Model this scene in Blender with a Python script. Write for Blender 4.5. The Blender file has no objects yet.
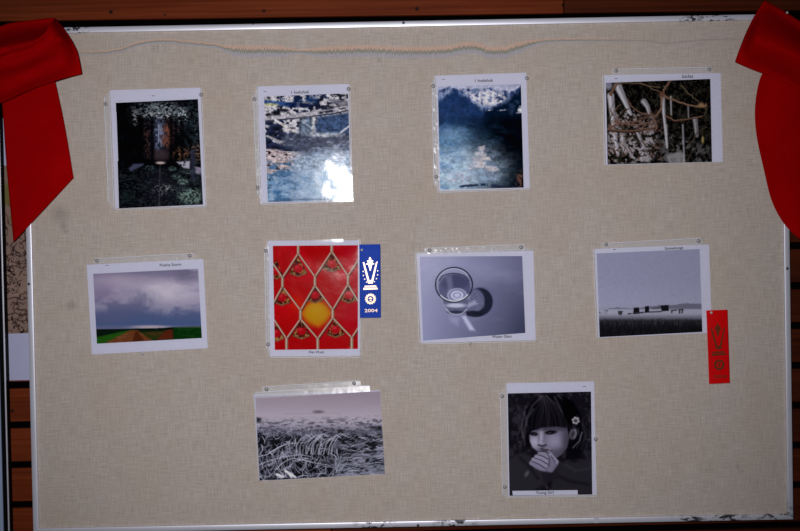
import bpy, bmesh, math, random
import numpy as np
from mathutils import Vector

scene = bpy.context.scene
COL = scene.collection
random.seed(7)

# ------------------------------------------------------------------ camera
W_PX, H_PX, F_PX = 800, 531, 1100.0
ZC = 1.5                                   # height of the board's centre above the ground
CAM = np.array([-0.0229, -2.6431, ZC + 0.0664])
PITCH, YAW, ROLL = -0.01685, 0.00098, -0.01913
_cy, _sy, _cp, _sp = math.cos(YAW), math.sin(YAW), math.cos(PITCH), math.sin(PITCH)
FWD = np.array([_sy*_cp, _cy*_cp, _sp])
_r = np.array([_cy, -_sy, 0.0]); _u = np.cross(_r, FWD)
RIGHT = _r*math.cos(ROLL) + _u*math.sin(ROLL)
UP = -_r*math.sin(ROLL) + _u*math.cos(ROLL)

cam_data = bpy.data.cameras.new('camera')
cam_data.sensor_fit = 'HORIZONTAL'; cam_data.sensor_width = 36.0
cam_data.lens = 36.0*F_PX/W_PX
cam = bpy.data.objects.new('camera', cam_data); COL.objects.link(cam)
from mathutils import Matrix
_m = Matrix(((RIGHT[0], UP[0], -FWD[0], CAM[0]), (RIGHT[1], UP[1], -FWD[1], CAM[1]),
             (RIGHT[2], UP[2], -FWD[2], CAM[2]), (0, 0, 0, 1)))
cam.matrix_world = _m
scene.camera = cam

def at(px, py, y=0.0):
    """the point of the plane y = const that the photograph shows at (px, py)"""
    d = FWD + RIGHT*((px-400.0)/F_PX) - UP*((py-265.5)/F_PX)
    return CAM + d*((y-CAM[1])/d[1])

def at_arr(px, py, y):
    px = np.asarray(px, float); py = np.asarray(py, float); y = np.broadcast_to(np.asarray(y, float), px.shape)
    d = FWD[None] + RIGHT[None]*((px.ravel()-400.0)/F_PX)[:, None] - UP[None]*((py.ravel()-265.5)/F_PX)[:, None]
    return CAM[None] + d*((y.ravel()-CAM[1])/d[:, 1])[:, None]

# ------------------------------------------------------------------ light
world = bpy.data.worlds.new('world'); scene.world = world
world.use_nodes = True
world.node_tree.nodes['Background'].inputs[0].default_value = (0.55, 0.68, 1.0, 1)
world.node_tree.nodes['Background'].inputs[1].default_value = 0.022

fl = bpy.data.lights.new('camera_flash', 'SPOT')      # the flash of the camera that took the photograph
fl.energy = 170.0; fl.color = (1.0, 0.985, 1.0)
fl.shadow_soft_size = 0.030
fl.spot_size = math.radians(70); fl.spot_blend = 1.0
flo = bpy.data.objects.new('camera_flash', fl); COL.objects.link(flo)
FLASH = CAM + RIGHT*(-0.15) + UP*0.14
flo.location = FLASH
_t = Vector(at(375, 240, 0)) - Vector(FLASH)
flo.rotation_euler = _t.to_track_quat('-Z', 'Y').to_euler()

vs = scene.view_settings
scene.display_settings.display_device = 'sRGB'
vs.view_transform = 'Standard'; vs.look = 'None'; vs.gamma = 1.0; vs.use_curve_mapping = False
vs.exposure = 0.0
GAIN = 0.62            # display value of a white surface under the flash: printed colours are divided by it

# ------------------------------------------------------------------ helpers
def s2l(c):
    c = np.asarray(c, float)/255.0
    return np.where(c <= 0.04045, c/12.92, ((c+0.055)/1.055)**2.4)

def alb(r, g, b):
    """a surface colour from the sRGB value the photograph shows under the flash"""
    v = np.clip(s2l([r, g, b])/GAIN, 0, 0.95)
    return (float(v[0]), float(v[1]), float(v[2]), 1.0)

def material(name):
    m = bpy.data.materials.new(name); m.use_nodes = True
    return m, m.node_tree.nodes, m.node_tree.links, m.node_tree.nodes['Principled BSDF']

def simple(name, col, rough=0.6, metal=0.0, spec=0.5, var=0.0, scale=60.0, bump=0.0, sheen=0.0):
    m, N, L, b = material(name)
    b.inputs['Base Color'].default_value = col
    b.inputs['Roughness'].default_value = rough
    b.inputs['Metallic'].default_value = metal
    b.inputs['Specular IOR Level'].default_value = spec
    if sheen: b.inputs['Sheen Weight'].default_value = sheen
    tc = N.new('ShaderNodeTexCoord'); nz = N.new('ShaderNodeTexNoise')
    nz.inputs['Scale'].default_value = scale; nz.inputs['Detail'].default_value = 4
    L.new(tc.outputs['Object'], nz.inputs['Vector'])
    if var:
        mx = N.new('ShaderNodeMix'); mx.data_type = 'RGBA'
        mx.inputs['A'].default_value = tuple(c*(1-var) for c in col[:3]) + (1,)
        mx.inputs['B'].default_value = tuple(min(1, c*(1+var)) for c in col[:3]) + (1,)
        L.new(nz.outputs['Fac'], mx.inputs['Factor']); L.new(mx.outputs['Result'], b.inputs['Base Color'])
    if bump:
        bp = N.new('ShaderNodeBump'); bp.inputs['Strength'].default_value = bump; bp.inputs['Distance'].default_value = 0.001
        L.new(nz.outputs['Fac'], bp.inputs['Height']); L.new(bp.outputs['Normal'], b.inputs['Normal'])
    return m

def math_node(N, L, op, a, b=None, clamp=False):
    n = N.new('ShaderNodeMath'); n.operation = op; n.use_clamp = clamp
    for i, v in enumerate((a, b)):
        if v is None: continue
        if isinstance(v, (int, float)): n.inputs[i].default_value = v
        else: L.new(v, n.inputs[i])
    return n.outputs[0]

def mix_col(N, L, fac, a, b):
    n = N.new('ShaderNodeMix'); n.data_type = 'RGBA'
    for k, v in (('Factor', fac), ('A', a), ('B', b)):
        if isinstance(v, (int, float, tuple)): n.inputs[k].default_value = v
        else: L.new(v, n.inputs[k])
    return n.outputs['Result']

def stretched_noise(N, L, vec, scale3, scale=1.0, detail=3.0, rough=0.6):
    mp = N.new('ShaderNodeMapping'); mp.inputs['Scale'].default_value = scale3
    L.new(vec, mp.inputs['Vector'])
    nz = N.new('ShaderNodeTexNoise'); nz.inputs['Scale'].default_value = scale
    nz.inputs['Detail'].default_value = detail; nz.inputs['Roughness'].default_value = rough
    L.new(mp.outputs['Vector'], nz.inputs['Vector'])
    return nz.outputs['Fac']

def ramp(N, L, fac, lo, hi):
    n = N.new('ShaderNodeMapRange'); n.inputs['From Min'].default_value = lo; n.inputs['From Max'].default_value = hi
    L.new(fac, n.inputs['Value'])
    return n.outputs['Result']

def spots(N, L, vec, pts):
    """1 inside small round marks at the given points (x, z, radius)"""
    out = None
    for p, rad in pts:
        d = N.new('ShaderNodeVectorMath'); d.operation = 'DISTANCE'
        fl = N.new('ShaderNodeVectorMath'); fl.operation = 'MULTIPLY'; fl.inputs[1].default_value = (1, 0, 1)
        L.new(vec, fl.inputs[0]); L.new(fl.outputs['Vector'], d.inputs[0])
        d.inputs[1].default_value = (p[0], 0, p[2])
        v = ramp(N, L, d.outputs['Value'], rad, rad*0.3)
        out = v if out is None else math_node(N, L, 'MAXIMUM', out, v)
    return out

def tag(o, label, cat, group=None):
    o['label'] = label; o['category'] = cat
    if group: o['group'] = group
    return o

def structure(o):
    o['kind'] = 'structure'; return o

def empty(name, loc):
    o = bpy.data.objects.new(name, None); COL.objects.link(o)
    o.location = Vector(loc); o.empty_display_size = 0.05
    return o

def obj(name, verts, faces, mat, root=None, smooth=False, abs_root=None):
    """one mesh object; verts are world positions; parented to root without moving"""
    me = bpy.data.meshes.new(name)
    v = np.asarray(verts, float).copy()
    base = np.zeros(3)
    if abs_root is not None: base = np.asarray(abs_root, float)
    elif root is not None: base = np.array(root_loc(root))
    v = v - base
    me.from_pydata([tuple(p) for p in v], [], [tuple(f) for f in faces])
    me.validate(); me.update()
    o = bpy.data.objects.new(name, me); COL.objects.link(o)
    if mat is not None: me.materials.append(mat)
    if smooth: me.polygons.foreach_set('use_smooth', [True]*len(me.polygons))
    if root is not None:
        o.parent = root
    elif abs_root is not None:
        o.location = Vector(base)
    return o

def root_loc(o):
    p = Vector((0, 0, 0))
    while o is not None:
        p += Vector(o.location); o = o.parent
    return p

def obj_bm(name, bm, mat, root=None, smooth=False):
    bmesh.ops.recalc_face_normals(bm, faces=bm.faces)
    base = root_loc(root) if root is not None else Vector((0, 0, 0))
    bmesh.ops.translate(bm, verts=bm.verts, vec=-base)
    me = bpy.data.meshes.new(name); bm.to_mesh(me); bm.free()
    me.materials.append(mat)
    if smooth: me.polygons.foreach_set('use_smooth', [True]*len(me.polygons))
    o = bpy.data.objects.new(name, me); COL.objects.link(o)
    if root is not None: o.parent = root
    return o

def grid_faces(nx, ny):
    f = []
    for j in range(ny-1):
        for i in range(nx-1):
            a = j*nx+i
            f.append((a, a+nx, a+nx+1, a+1))
    return f

def quad_uv(q, nx, ny):
    """bilinear photograph coordinates over a quad TL, TR, BR, BL"""
    q = np.asarray(q, float)
    s = np.linspace(0, 1, nx)[None, :, None]; t = np.linspace(0, 1, ny)[:, None, None]
    p = (q[0]*(1-s)+q[1]*s)*(1-t) + (q[3]*(1-s)+q[2]*s)*t
    return p[..., 0], p[..., 1]

def slab(name, q, y_front, thick, mat, root=None):
    """thin solid sheet over a quad"""
    fr = [at(p[0], p[1], y_front) for p in q]
    bk = [p + np.array([0, thick, 0]) for p in fr]
    return obj(name, fr+bk, [(3, 2, 1, 0), (4, 5, 6, 7), (0, 1, 5, 4), (1, 2, 6, 5), (2, 3, 7, 6), (3, 0, 4, 7)], mat, root)

def box_world(bm, x0, x1, y0, y1, z0, z1, bev=0.0):
    r = bmesh.ops.create_cube(bm, size=1.0)
    for v in r['verts']:
        v.co = Vector(((x0+x1)/2+v.co.x*(x1-x0), (y0+y1)/2+v.co.y*(y1-y0), (z0+z1)/2+v.co.z*(z1-z0)))
    if bev:
        es = list({e for v in r['verts'] for e in v.link_edges})
        bmesh.ops.bevel(bm, geom=es, offset=bev, segments=2, affect='EDGES', profile=0.6)

def lathe(profile, centre, axis_y=-1, seg=20):
    """profile of (radius, depth towards the viewer) around the y axis"""
    V, F = [], []
    for r, h in profile:
        for k in range(seg):
            a = 2*math.pi*k/seg
            V.append((centre[0]+r*math.cos(a), centre[1]+axis_y*h, centre[2]+r*math.sin(a)))
    for j in range(len(profile)-1):
        for k in range(seg):
            a = j*seg+k; b = j*seg+(k+1) % seg
            F.append((a, b, b+seg, a+seg))
    F.append(tuple(range(seg))[::-1]); F.append(tuple(range((len(profile)-1)*seg, len(profile)*seg)))
    return V, F

# value noise for the printed pictures and for crinkled film
def _hash(ix, iy, seed):
    h = (ix.astype(np.int64)*374761393 + iy.astype(np.int64)*668265263 + seed*1274126177) & 0xffffffff
    h = ((h ^ (h >> 13))*1274126177) & 0xffffffff
    return ((h ^ (h >> 16)) & 0xffff)/65535.0

def vnoise(x, y, seed=0):
    x0 = np.floor(x); y0 = np.floor(y); fx = x-x0; fy = y-y0
    fx = fx*fx*(3-2*fx); fy = fy*fy*(3-2*fy)
    a = _hash(x0, y0, seed); b = _hash(x0+1, y0, seed); c = _hash(x0, y0+1, seed); d = _hash(x0+1, y0+1, seed)
    return (a*(1-fx)+b*fx)*(1-fy) + (c*(1-fx)+d*fx)*fy

def fbm(x, y, seed=0, octs=4):
    s = 0; a = 0.5; n = 0
    for k in range(octs):
        s = s+a*vnoise(x*2**k, y*2**k, seed+k*17); n += a; a *= 0.55
    return s/n

def sstep(a, b, x):
    t = np.clip((x-a)/(b-a), 0, 1); return t*t*(3-2*t)

def catmull(pts, n):
    p = np.asarray(pts, float)
    p = np.vstack([2*p[0]-p[1], p, 2*p[-1]-p[-2]])
    m = len(p)-3
    t = np.linspace(0, m-1e-9, n); i = t.astype(int); f = (t-i)[:, None]
    a, b, c, d = p[i], p[i+1], p[i+2], p[i+3]
    return 0.5*(2*b+(c-a)*f+(2*a-5*b+4*c-d)*f**2+(3*b-a-3*c+d)*f**3)

class Paint:
    """what is printed on one sheet, painted over photograph coordinates (crop scale for convenience)"""
    def __init__(s, q, ox=0.0, oy=0.0, sc=1.0, step=0.5):
        q = np.asarray(q, float)
        s.nx = int(np.linalg.norm(q[1]-q[0])/step)+2; s.ny = int(np.linalg.norm(q[3]-q[0])/step)+2
        s.PX, s.PY = quad_uv(q, s.nx, s.ny)
        s.X = (s.PX-ox)*sc; s.Y = (s.PY-oy)*sc; s.sc = sc
        s.C = np.zeros(s.X.shape+(3,))
    def mix(s, m, col):
        m = np.clip(m, 0, 1)[..., None]
        s.C = s.C*(1-m)+np.asarray(col, float)*m
    def fill(s, col): s.C[:] = col
    def vgrad(s, ys, cols):
        for k in range(3): s.C[..., k] = np.interp(s.Y, ys, [c[k] for c in cols])
    def n(s, scx, scy=None, seed=0, octs=4):
        return fbm(s.X/scx, s.Y/(scy or scx), seed, octs)
    def ell(s, cx, cy, rx, ry, soft=0.25, ang=0.0):
        a = math.radians(ang); dx = s.X-cx; dy = s.Y-cy
        u = (dx*math.cos(a)+dy*math.sin(a))/rx; v = (-dx*math.sin(a)+dy*math.cos(a))/ry
        return 1-sstep(1-soft, 1+soft, np.sqrt(u*u+v*v))
    def poly(s, pts, soft=2.0):
        p = np.asarray(pts, float); d = np.full(s.X.shape, 1e9); ins = np.zeros(s.X.shape, bool)
        for i in range(len(p)):
            a = p[i]; b = p[(i+1) % len(p)]
            ex, ey = b-a; wx = s.X-a[0]; wy = s.Y-a[1]
            t = np.clip((wx*ex+wy*ey)/(ex*ex+ey*ey+1e-9), 0, 1)
            d = np.minimum(d, (wx-ex*t)**2+(wy-ey*t)**2)
            c = ((a[1] > s.Y) != (b[1] > s.Y))
            with np.errstate(divide='ignore', invalid='ignore'):
                xi = (b[0]-a[0])*(s.Y-a[1])/(b[1]-a[1]+1e-12)+a[0]
            ins ^= c & (s.X < xi)
        d = np.sqrt(d); sd = np.where(ins, -d, d)
        return 1-sstep(-soft, soft, sd)
    def line(s, pts, w, w2=None, soft=None):
        p = np.asarray(pts, float); w2 = w if w2 is None else w2
        soft = soft or 0.35*s.sc
        mg = max(w, w2)+soft+1
        m = np.zeros(s.X.shape)
        j, i = np.where((s.X > p[:, 0].min()-mg) & (s.X < p[:, 0].max()+mg) & (s.Y > p[:, 1].min()-mg) & (s.Y < p[:, 1].max()+mg))
        if len(j) == 0: return m
        x = s.X[j, i]; y = s.Y[j, i]; best = np.zeros(x.shape); n = len(p)-1
        for k in range(n):
            a = p[k]; b = p[k+1]; ex, ey = b-a
            t = np.clip(((x-a[0])*ex+(y-a[1])*ey)/(ex*ex+ey*ey+1e-9), 0, 1)
            d = np.hypot(x-a[0]-ex*t, y-a[1]-ey*t)
            ww = w+(w2-w)*((k+t)/n)
            best = np.maximum(best, 1-sstep(ww*0.5-soft*0.5, ww*0.5+soft, d))
        m[j, i] = best
        return m

def print_mesh(name, p, y, root, mat=None, k=1.0, sat=1.0):
    V = at_arr(p.PX, p.PY, y)
    o = obj(name, V, grid_faces(p.nx, p.ny), mat or M['print'], root)
    c = np.clip((p.C-13)*255/242, 0, 255)                       # full ink is black
    g = c.mean(-1, keepdims=True); c = np.clip(g+(c-g)*sat, 0, 255)
    lin = np.clip(s2l(c)*k/GAIN*np.array([1.0, 1.0, 0.88]), 0, 0.93).reshape(-1, 3)
    ca = o.data.color_attributes.new('print', 'FLOAT_COLOR', 'POINT')
    buf = np.ones((len(lin), 4), np.float32); buf[:, :3] = lin
    ca.data.foreach_set('color', buf.ravel())
    return o

M = {}
# ------------------------------------------------------------------ materials
def make_materials():
    # printed sheets
    m, N, L, b = material('printed_ink')
    a = N.new('ShaderNodeAttribute'); a.attribute_name = 'print'
    L.new(a.outputs['Color'], b.inputs['Base Color']); b.inputs['Roughness'].default_value = 0.55
    b.inputs['Specular IOR Level'].default_value = 0.0
    M['print'] = m
    M['paper'] = simple('white_photo_paper', alb(170, 170, 187), 0.6, spec=0.2, var=0.03, scale=25)
    M['ink'] = simple('black_toner', (0.02, 0.02, 0.03, 1), 0.6, spec=0.2)
    M['grey_ink'] = simple('grey_toner', (0.22, 0.22, 0.27, 1), 0.6, spec=0.2)
    # clear film
    for nm, dif, rough in (('film', 0.001, 0.125), ('film_strip', 0.34, 0.22), ('weld', 0.85, 0.25)):  # weld: mostly white, bright glints along the seams put into its colour
        m = bpy.data.materials.new('clear_plastic_'+nm); m.use_nodes = True
        N, L = m.node_tree.nodes, m.node_tree.links; N.clear()
        out = N.new('ShaderNodeOutputMaterial'); tr = N.new('ShaderNodeBsdfTransparent')
        gl = N.new('ShaderNodeBsdfAnisotropic') if False else N.new('ShaderNodeBsdfGlossy')
        gl.inputs['Roughness'].default_value = rough
        df = N.new('ShaderNodeBsdfDiffuse'); df.inputs['Color'].default_value = (0.86, 0.86, 0.92, 1)
        fr = N.new('ShaderNodeFresnel'); fr.inputs['IOR'].default_value = 1.45
        tc = N.new('ShaderNodeTexCoord'); nz = N.new('ShaderNodeTexNoise'); nz.inputs['Scale'].default_value = 45
        nz.inputs['Detail'].default_value = 3
        L.new(tc.outputs['Object'], nz.inputs['Vector'])
        bp = N.new('ShaderNodeBump'); bp.inputs['Strength'].default_value = 0.12; bp.inputs['Distance'].default_value = 0.002
        L.new(nz.outputs['Fac'], bp.inputs['Height']); L.new(bp.outputs['Normal'], gl.inputs['Normal'])
        m1 = N.new('ShaderNodeMixShader'); m1.inputs[0].default_value = dif
        L.new(tr.outputs[0], m1.inputs[1]); L.new(df.outputs[0], m1.inputs[2])
        m2 = N.new('ShaderNodeMixShader')
        L.new(math_node(N, L, 'MULTIPLY', fr.outputs[0], 0.45), m2.inputs[0])
        L.new(m1.outputs[0], m2.inputs[1]); L.new(gl.outputs[0], m2.inputs[2])
        L.new(m2.outputs[0], out.inputs['Surface'])
        M[nm] = m
    # aluminium rail with scuffs
    m, N, L, b = material('brushed_aluminium')
    b.inputs['Metallic'].default_value = 0.42; b.inputs['Roughness'].default_value = 0.40
    tc = N.new('ShaderNodeTexCoord')
    br = stretched_noise(N, L, tc.outputs['Object'], (14, 90, 14), 1.0, 4)
    base = mix_col(N, L, br, (0.66, 0.66, 0.76, 1), (0.80, 0.80, 0.90, 1))
    sc = stretched_noise(N, L, tc.outputs['Object'], (55, 55, 120), 1.0, 4, 0.7)
    pts = [(at(75, 27), 0.05), (at(715, 16), 0.06), (at(690, 17), 0.04), (at(775, 519), 0.06), (at(725, 521), 0.07), (at(690, 521), 0.05), (at(455, 523), 0.06), (at(375, 527), 0.06)]
    reg = spots(N, L, tc.outputs['Object'], pts)
    sm = math_node(N, L, 'MULTIPLY', ramp(N, L, sc, 0.50, 0.56), reg, True)
    L.new(mix_col(N, L, sm, base, (0.04, 0.045, 0.055, 1)), b.inputs['Base Color'])
    M['alu'] = m
    # linen
    m, N, L, b = material('natural_linen')
    tc = N.new('ShaderNodeTexCoord'); P = tc.outputs['Object']
    warp = stretched_noise(N, L, P, (430, 1, 26), 1.0, 3, 0.7)
    weft = stretched_noise(N, L, P, (26, 1, 430), 1.0, 3, 0.7)
    th = math_node(N, L, 'MULTIPLY', math_node(N, L, 'ADD', warp, weft), 0.5)
    cloud = stretched_noise(N, L, P, (5, 1, 5), 1.0, 4, 0.65)
    c = mix_col(N, L, ramp(N, L, th, 0.33, 0.67), alb(135, 125, 118), alb(172, 162, 155))
    c = mix_col(N, L, math_node(N, L, 'MULTIPLY', ramp(N, L, cloud, 0.40, 0.70), 0.32), c, alb(150, 135, 118))
    for sc3, lo, hi, colr, am in (((30, 1, 420), 0.70, 0.80, alb(188, 180, 172), 0.42), ((420, 1, 30), 0.70, 0.80, alb(188, 181, 173), 0.34),
                                  ((36, 1, 380), 0.71, 0.80, alb(112, 104, 96), 0.42), ((380, 1, 40), 0.71, 0.8, alb(114, 106, 97), 0.36)):
        sl = stretched_noise(N, L, P, sc3, 1.0, 1, 0.5)
        c = mix_col(N, L, math_node(N, L, 'MULTIPLY', ramp(N, L, sl, lo, hi), am, True), c, colr)
    st = spots(N, L, P, [(at(63, 226), 0.016), (at(66, 231), 0.010), (at(379, 60), 0.008), (at(72, 305), 0.016), (at(76, 33), 0.007), (at(737, 467), 0.008), (at(60, 215), 0.03)])
    stn = math_node(N, L, 'MULTIPLY', st, 0.28)
    c = mix_col(N, L, stn, c, alb(84, 76, 74))
    # the wavy moire band of colour, painted into the top of the cloth
    line = [(76, 52), (95, 53), (120, 50), (130, 46.5), (142, 43), (152, 41.5), (165, 41), (182, 42.3), (200, 44), (215, 45.5),
            (228, 49), (245, 51), (270, 51), (300, 51.5), (325, 52), (350, 51), (380, 51), (400, 52), (430, 52), (448, 51), (466, 47.5),
            (475, 47.5), (486, 51), (500, 52), (515, 48.5), (530, 44), (546, 41), (575, 40), (600, 40.3), (630, 40.3), (650, 41), (665, 43), (682, 42), (705, 40), (735, 39)]
    fc = N.new('ShaderNodeFloatCurve'); cv = fc.mapping.curves[0]
    X0, X1, Z0, Z1 = -1.0, 1.0, ZC+0.46, ZC+0.66
    wp = [at(x, y) for x, y in line]
    pts = [((p[0]-X0)/(X1-X0), (p[2]-Z0)/(Z1-Z0)) for p in wp]
    fc.mapping.use_clip = False
    cv.points[0].location = pts[0]; cv.points[1].location = pts[-1]
    for q in pts[1:-1]: cv.points.new(*q)
    fc.mapping.update()
    sx = N.new('ShaderNodeSeparateXYZ'); L.new(P, sx.inputs[0])
    L.new(ramp(N, L, sx.outputs['X'], X0, X1), fc.inputs['Value'])
    zc = math_node(N, L, 'ADD', math_node(N, L, 'MULTIPLY', fc.outputs[0], Z1-Z0), Z0)
    dz = math_node(N, L, 'SUBTRACT', sx.outputs['Z'], zc)
    # jagged teeth between the two middle stretches, a thin line elsewhere
    def window(a, b, soft):
        xa, xb = at(a, 48)[0], at(b, 48)[0]
        return math_node(N, L, 'MULTIPLY', ramp(N, L, sx.outputs['X'], xa-soft, xa+soft), ramp(N, L, sx.outputs['X'], xb+soft, xb-soft), True)
    wide = math_node(N, L, 'MAXIMUM', window(228, 290, 0.02), window(312, 530, 0.03))
    allw = window(84, 745, 0.03)
    colw = window(84, 600, 0.12)
    teeth = stretched_noise(N, L, P, (330, 1, 3), 1.0, 1, 0.5)
    amp = math_node(N, L, 'ADD', math_node(N, L, 'MULTIPLY', wide, 0.0045), 0.0030)
    jit = math_node(N, L, 'MULTIPLY', math_node(N, L, 'SUBTRACT', teeth, 0.5), math_node(N, L, 'MULTIPLY', amp, 3.4))
    dn = math_node(N, L, 'DIVIDE', math_node(N, L, 'ADD', dz, jit), amp)
    def bandw(c0, w):
        d = math_node(N, L, 'ABSOLUTE', math_node(N, L, 'SUBTRACT', dn, c0))
        return ramp(N, L, d, w, w*0.25)
    for c0, w, colr, am, win in ((0.9, 1.1, alb(192, 146, 122), 0.48, colw), (-0.15, 0.7, alb(96, 116, 84), 0.72, colw), (-1.25, 1.1, alb(136, 138, 158), 0.5, colw), (0.0, 0.8, alb(120, 112, 112), 0.5, allw)):
        f = math_node(N, L, 'MULTIPLY', math_node(N, L, 'MULTIPLY', bandw(c0, w), win), am, True)
        c = mix_col(N, L, f, c, colr)
    L.new(c, b.inputs['Base Color']); b.inputs['Roughness'].default_value = 0.9
    b.inputs['Specular IOR Level'].default_value = 0.1
    bp = N.new('ShaderNodeBump'); bp.inputs['Strength'].default_value = 0.35; bp.inputs['Distance'].default_value = 0.0006
    L.new(th, bp.inputs['Height']); L.new(bp.outputs['Normal'], b.inputs['Normal'])
    M['linen'] = m
    # red cloth of the bows
    m, N, L, b = material('red_bow_cloth')
    tc = N.new('ShaderNodeTexCoord')
    nz = stretched_noise(N, L, tc.outputs['Object'], (9, 9, 9), 1.0, 4)
    L.new(mix_col(N, L, nz, (0.26, 0.0004, 0.0010, 1), (0.42, 0.0010, 0.0022, 1)), b.inputs['Base Color'])
    b.inputs['Roughness'].default_value = 0.75; b.inputs['Specular IOR Level'].default_value = 0.0
    fine = stretched_noise(N, L, tc.outputs['Object'], (700, 700, 700), 1.0, 2)
    bp = N.new('ShaderNodeBump'); bp.inputs['Strength'].default_value = 0.2; bp.inputs['Distance'].default_value = 0.0005
    L.new(fine, bp.inputs['Height']); L.new(bp.outputs['Normal'], b.inputs['Normal'])
    M['bow'] = m
    # award ribbons
    for nm, a_, b_ in (('blue_satin', alb(18, 48, 138), alb(28, 64, 160)), ('red_satin', alb(160, 1, 5), alb(188, 4, 8))):
        m, N, L, b = material(nm)
        tc = N.new('ShaderNodeTexCoord')
        rb = stretched_noise(N, L, tc.outputs['Object'], (60, 1, 500), 1.0, 2)
        L.new(mix_col(N, L, rb, a_, b_), b.inputs['Base Color'])
        b.inputs['Roughness'].default_value = 0.5; b.inputs['Specular IOR Level'].default_value = 0.06
        M[nm] = m
    M['foil'] = simple('pale_gold_foil', (0.22, 0.165, 0.12, 1), 0.29, metal=1.0, var=0.08, scale=400)
    M['dim_foil'] = simple('dim_gold_foil', (0.20, 0.045, 0.012, 1), 0.35, metal=0.45, var=0.2, scale=300)  # gold foil again, its dim reflection put into a darker colour
    M['tack'] = simple('dull_steel_tack', (0.34, 0.33, 0.35, 1), 0.4, metal=0.15, var=0.05, scale=300)
    M['clear_tack'] = simple('pale_plastic_tack', (0.52, 0.50, 0.50, 1), 0.3, spec=0.5, var=0.05, scale=300)
    M['screw'] = simple('dark_screw_steel', (0.10, 0.10, 0.11, 1), 0.4, metal=0.9, var=0.1, scale=400)
    # slat wall: reddish boards, the same tones darker at the right
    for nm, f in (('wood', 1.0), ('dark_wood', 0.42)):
        m, N, L, b = material('stained_redwood_'+nm)
        tc = N.new('ShaderNodeTexCoord')
        gr = stretched_noise(N, L, tc.outputs['Object'], (2.2, 10, 120), 1.0, 5, 0.62)
        bl = stretched_noise(N, L, tc.outputs['Object'], (1.6, 3, 11), 1.0, 3)
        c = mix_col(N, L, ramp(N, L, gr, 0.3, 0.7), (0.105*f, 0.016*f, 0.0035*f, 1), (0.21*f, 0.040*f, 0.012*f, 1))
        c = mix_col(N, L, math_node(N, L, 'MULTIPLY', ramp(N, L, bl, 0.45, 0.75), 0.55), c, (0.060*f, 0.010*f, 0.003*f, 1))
        kn = spots(N, L, tc.outputs['Object'], [(at(111, 12, 0.023), 0.007), (at(264, 11, 0.023), 0.006), (at(417, 9, 0.023), 0.007), (at(563, 5, 0.023), 0.006), (at(165, 15, 0.023), 0.004), (at(12, 411, 0.023), 0.006)])
        c = mix_col(N, L, kn, c, (0.012, 0.006, 0.005, 1))
        L.new(c, b.inputs['Base Color']); b.inputs['Roughness'].default_value = 0.6; b.inputs['Specular IOR Level'].default_value = 0.06
        bp = N.new('ShaderNodeBump'); bp.inputs['Strength'].default_value = 0.25; bp.inputs['Distance'].default_value = 0.001
        L.new(gr, bp.inputs['Height']); L.new(bp.outputs['Normal'], b.inputs['Normal'])
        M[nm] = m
    M['black'] = simple('black_backing', (0.0015, 0.0015, 0.002, 1), 0.9, spec=0.0)
    M['edge_shade'] = simple('shaded_frame_edge', (0.003, 0.003, 0.004, 1), 0.6, spec=0.05)  # near-black colour stands for shade on the board's side and groove
    M['core'] = simple('fibreboard_core', (0.20, 0.14, 0.09, 1), 0.9, var=0.2, scale=80)
    M['poster_white'] = simple('poster_paper', alb(150, 150, 176), 0.7, spec=0.1, var=0.04, scale=20)
    M['panel_blue'] = simple('pale_blue_grey_panel', alb(122, 136, 160), 0.55, spec=0.2, var=0.05, scale=15)
make_materials()

# ------------------------------------------------------------------ setting: the slatted wall
WALL_Y = 0.0255
def slat_wall():
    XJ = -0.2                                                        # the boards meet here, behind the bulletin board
    bm = bmesh.new()
    pl, pr = at(22, 425, WALL_Y), at(795, 405.5, WALL_Y)             # the two ends of one dark gap
    tilt = (pr[2]-pl[2])/(pr[0]-pl[0]); g0 = pl[2]-tilt*pl[0]
    pitch = (at(22, 24.5, WALL_Y)[2]-at(22, 505.5, WALL_Y)[2])/12.0
    gap = 0.0165
    for k in range(-16, 18):
        if k in (8, 9, 10): continue                                # the beam runs here instead
        zb = g0+k*pitch+gap/2; zt = g0+(k+1)*pitch-gap/2
        n0 = len(bm.verts)
        box_world(bm, -1.9, XJ-0.001, WALL_Y, WALL_Y+0.016, zb, zt, 0.003)
        nf = len(bm.faces)
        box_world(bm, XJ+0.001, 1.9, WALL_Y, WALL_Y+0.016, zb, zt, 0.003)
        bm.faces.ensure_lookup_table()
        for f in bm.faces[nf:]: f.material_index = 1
        bm.verts.ensure_lookup_table()
        for v in bm.verts[n0:]: v.co.z += tilt*v.co.x
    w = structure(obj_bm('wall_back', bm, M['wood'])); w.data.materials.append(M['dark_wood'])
    # the heavier beam above the board
    yb = WALL_Y-0.004
    a, b = at(100, 19.6, yb), at(700, 11.2, yb); sl = (b[2]-a[2])/(b[0]-a[0])
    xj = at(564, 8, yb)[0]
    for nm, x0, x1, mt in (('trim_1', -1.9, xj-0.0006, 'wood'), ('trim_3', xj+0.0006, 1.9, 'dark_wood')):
        bm = bmesh.new(); box_world(bm, x0, x1, yb, yb+0.018, 0, 0.135, 0.004)
        for v in bm.verts: v.co.z += a[2]+sl*(v.co.x-a[0])
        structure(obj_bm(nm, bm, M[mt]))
    bm = bmesh.new(); box_world(bm, -1.9, 1.9, WALL_Y+0.041, WALL_Y+0.06, 0.0, 3.1)
    structure(obj_bm('wall_backing', bm, M['black']))
    bm = bmesh.new()
    for x in (-1.5, -0.95, 0.0, 0.95, 1.5):
        box_world(bm, x-0.02, x+0.02, WALL_Y+0.016, WALL_Y+0.041, 0.0, 3.05)
    structure(obj_bm('trim_2', bm, M['black']))
slat_wall()

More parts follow.
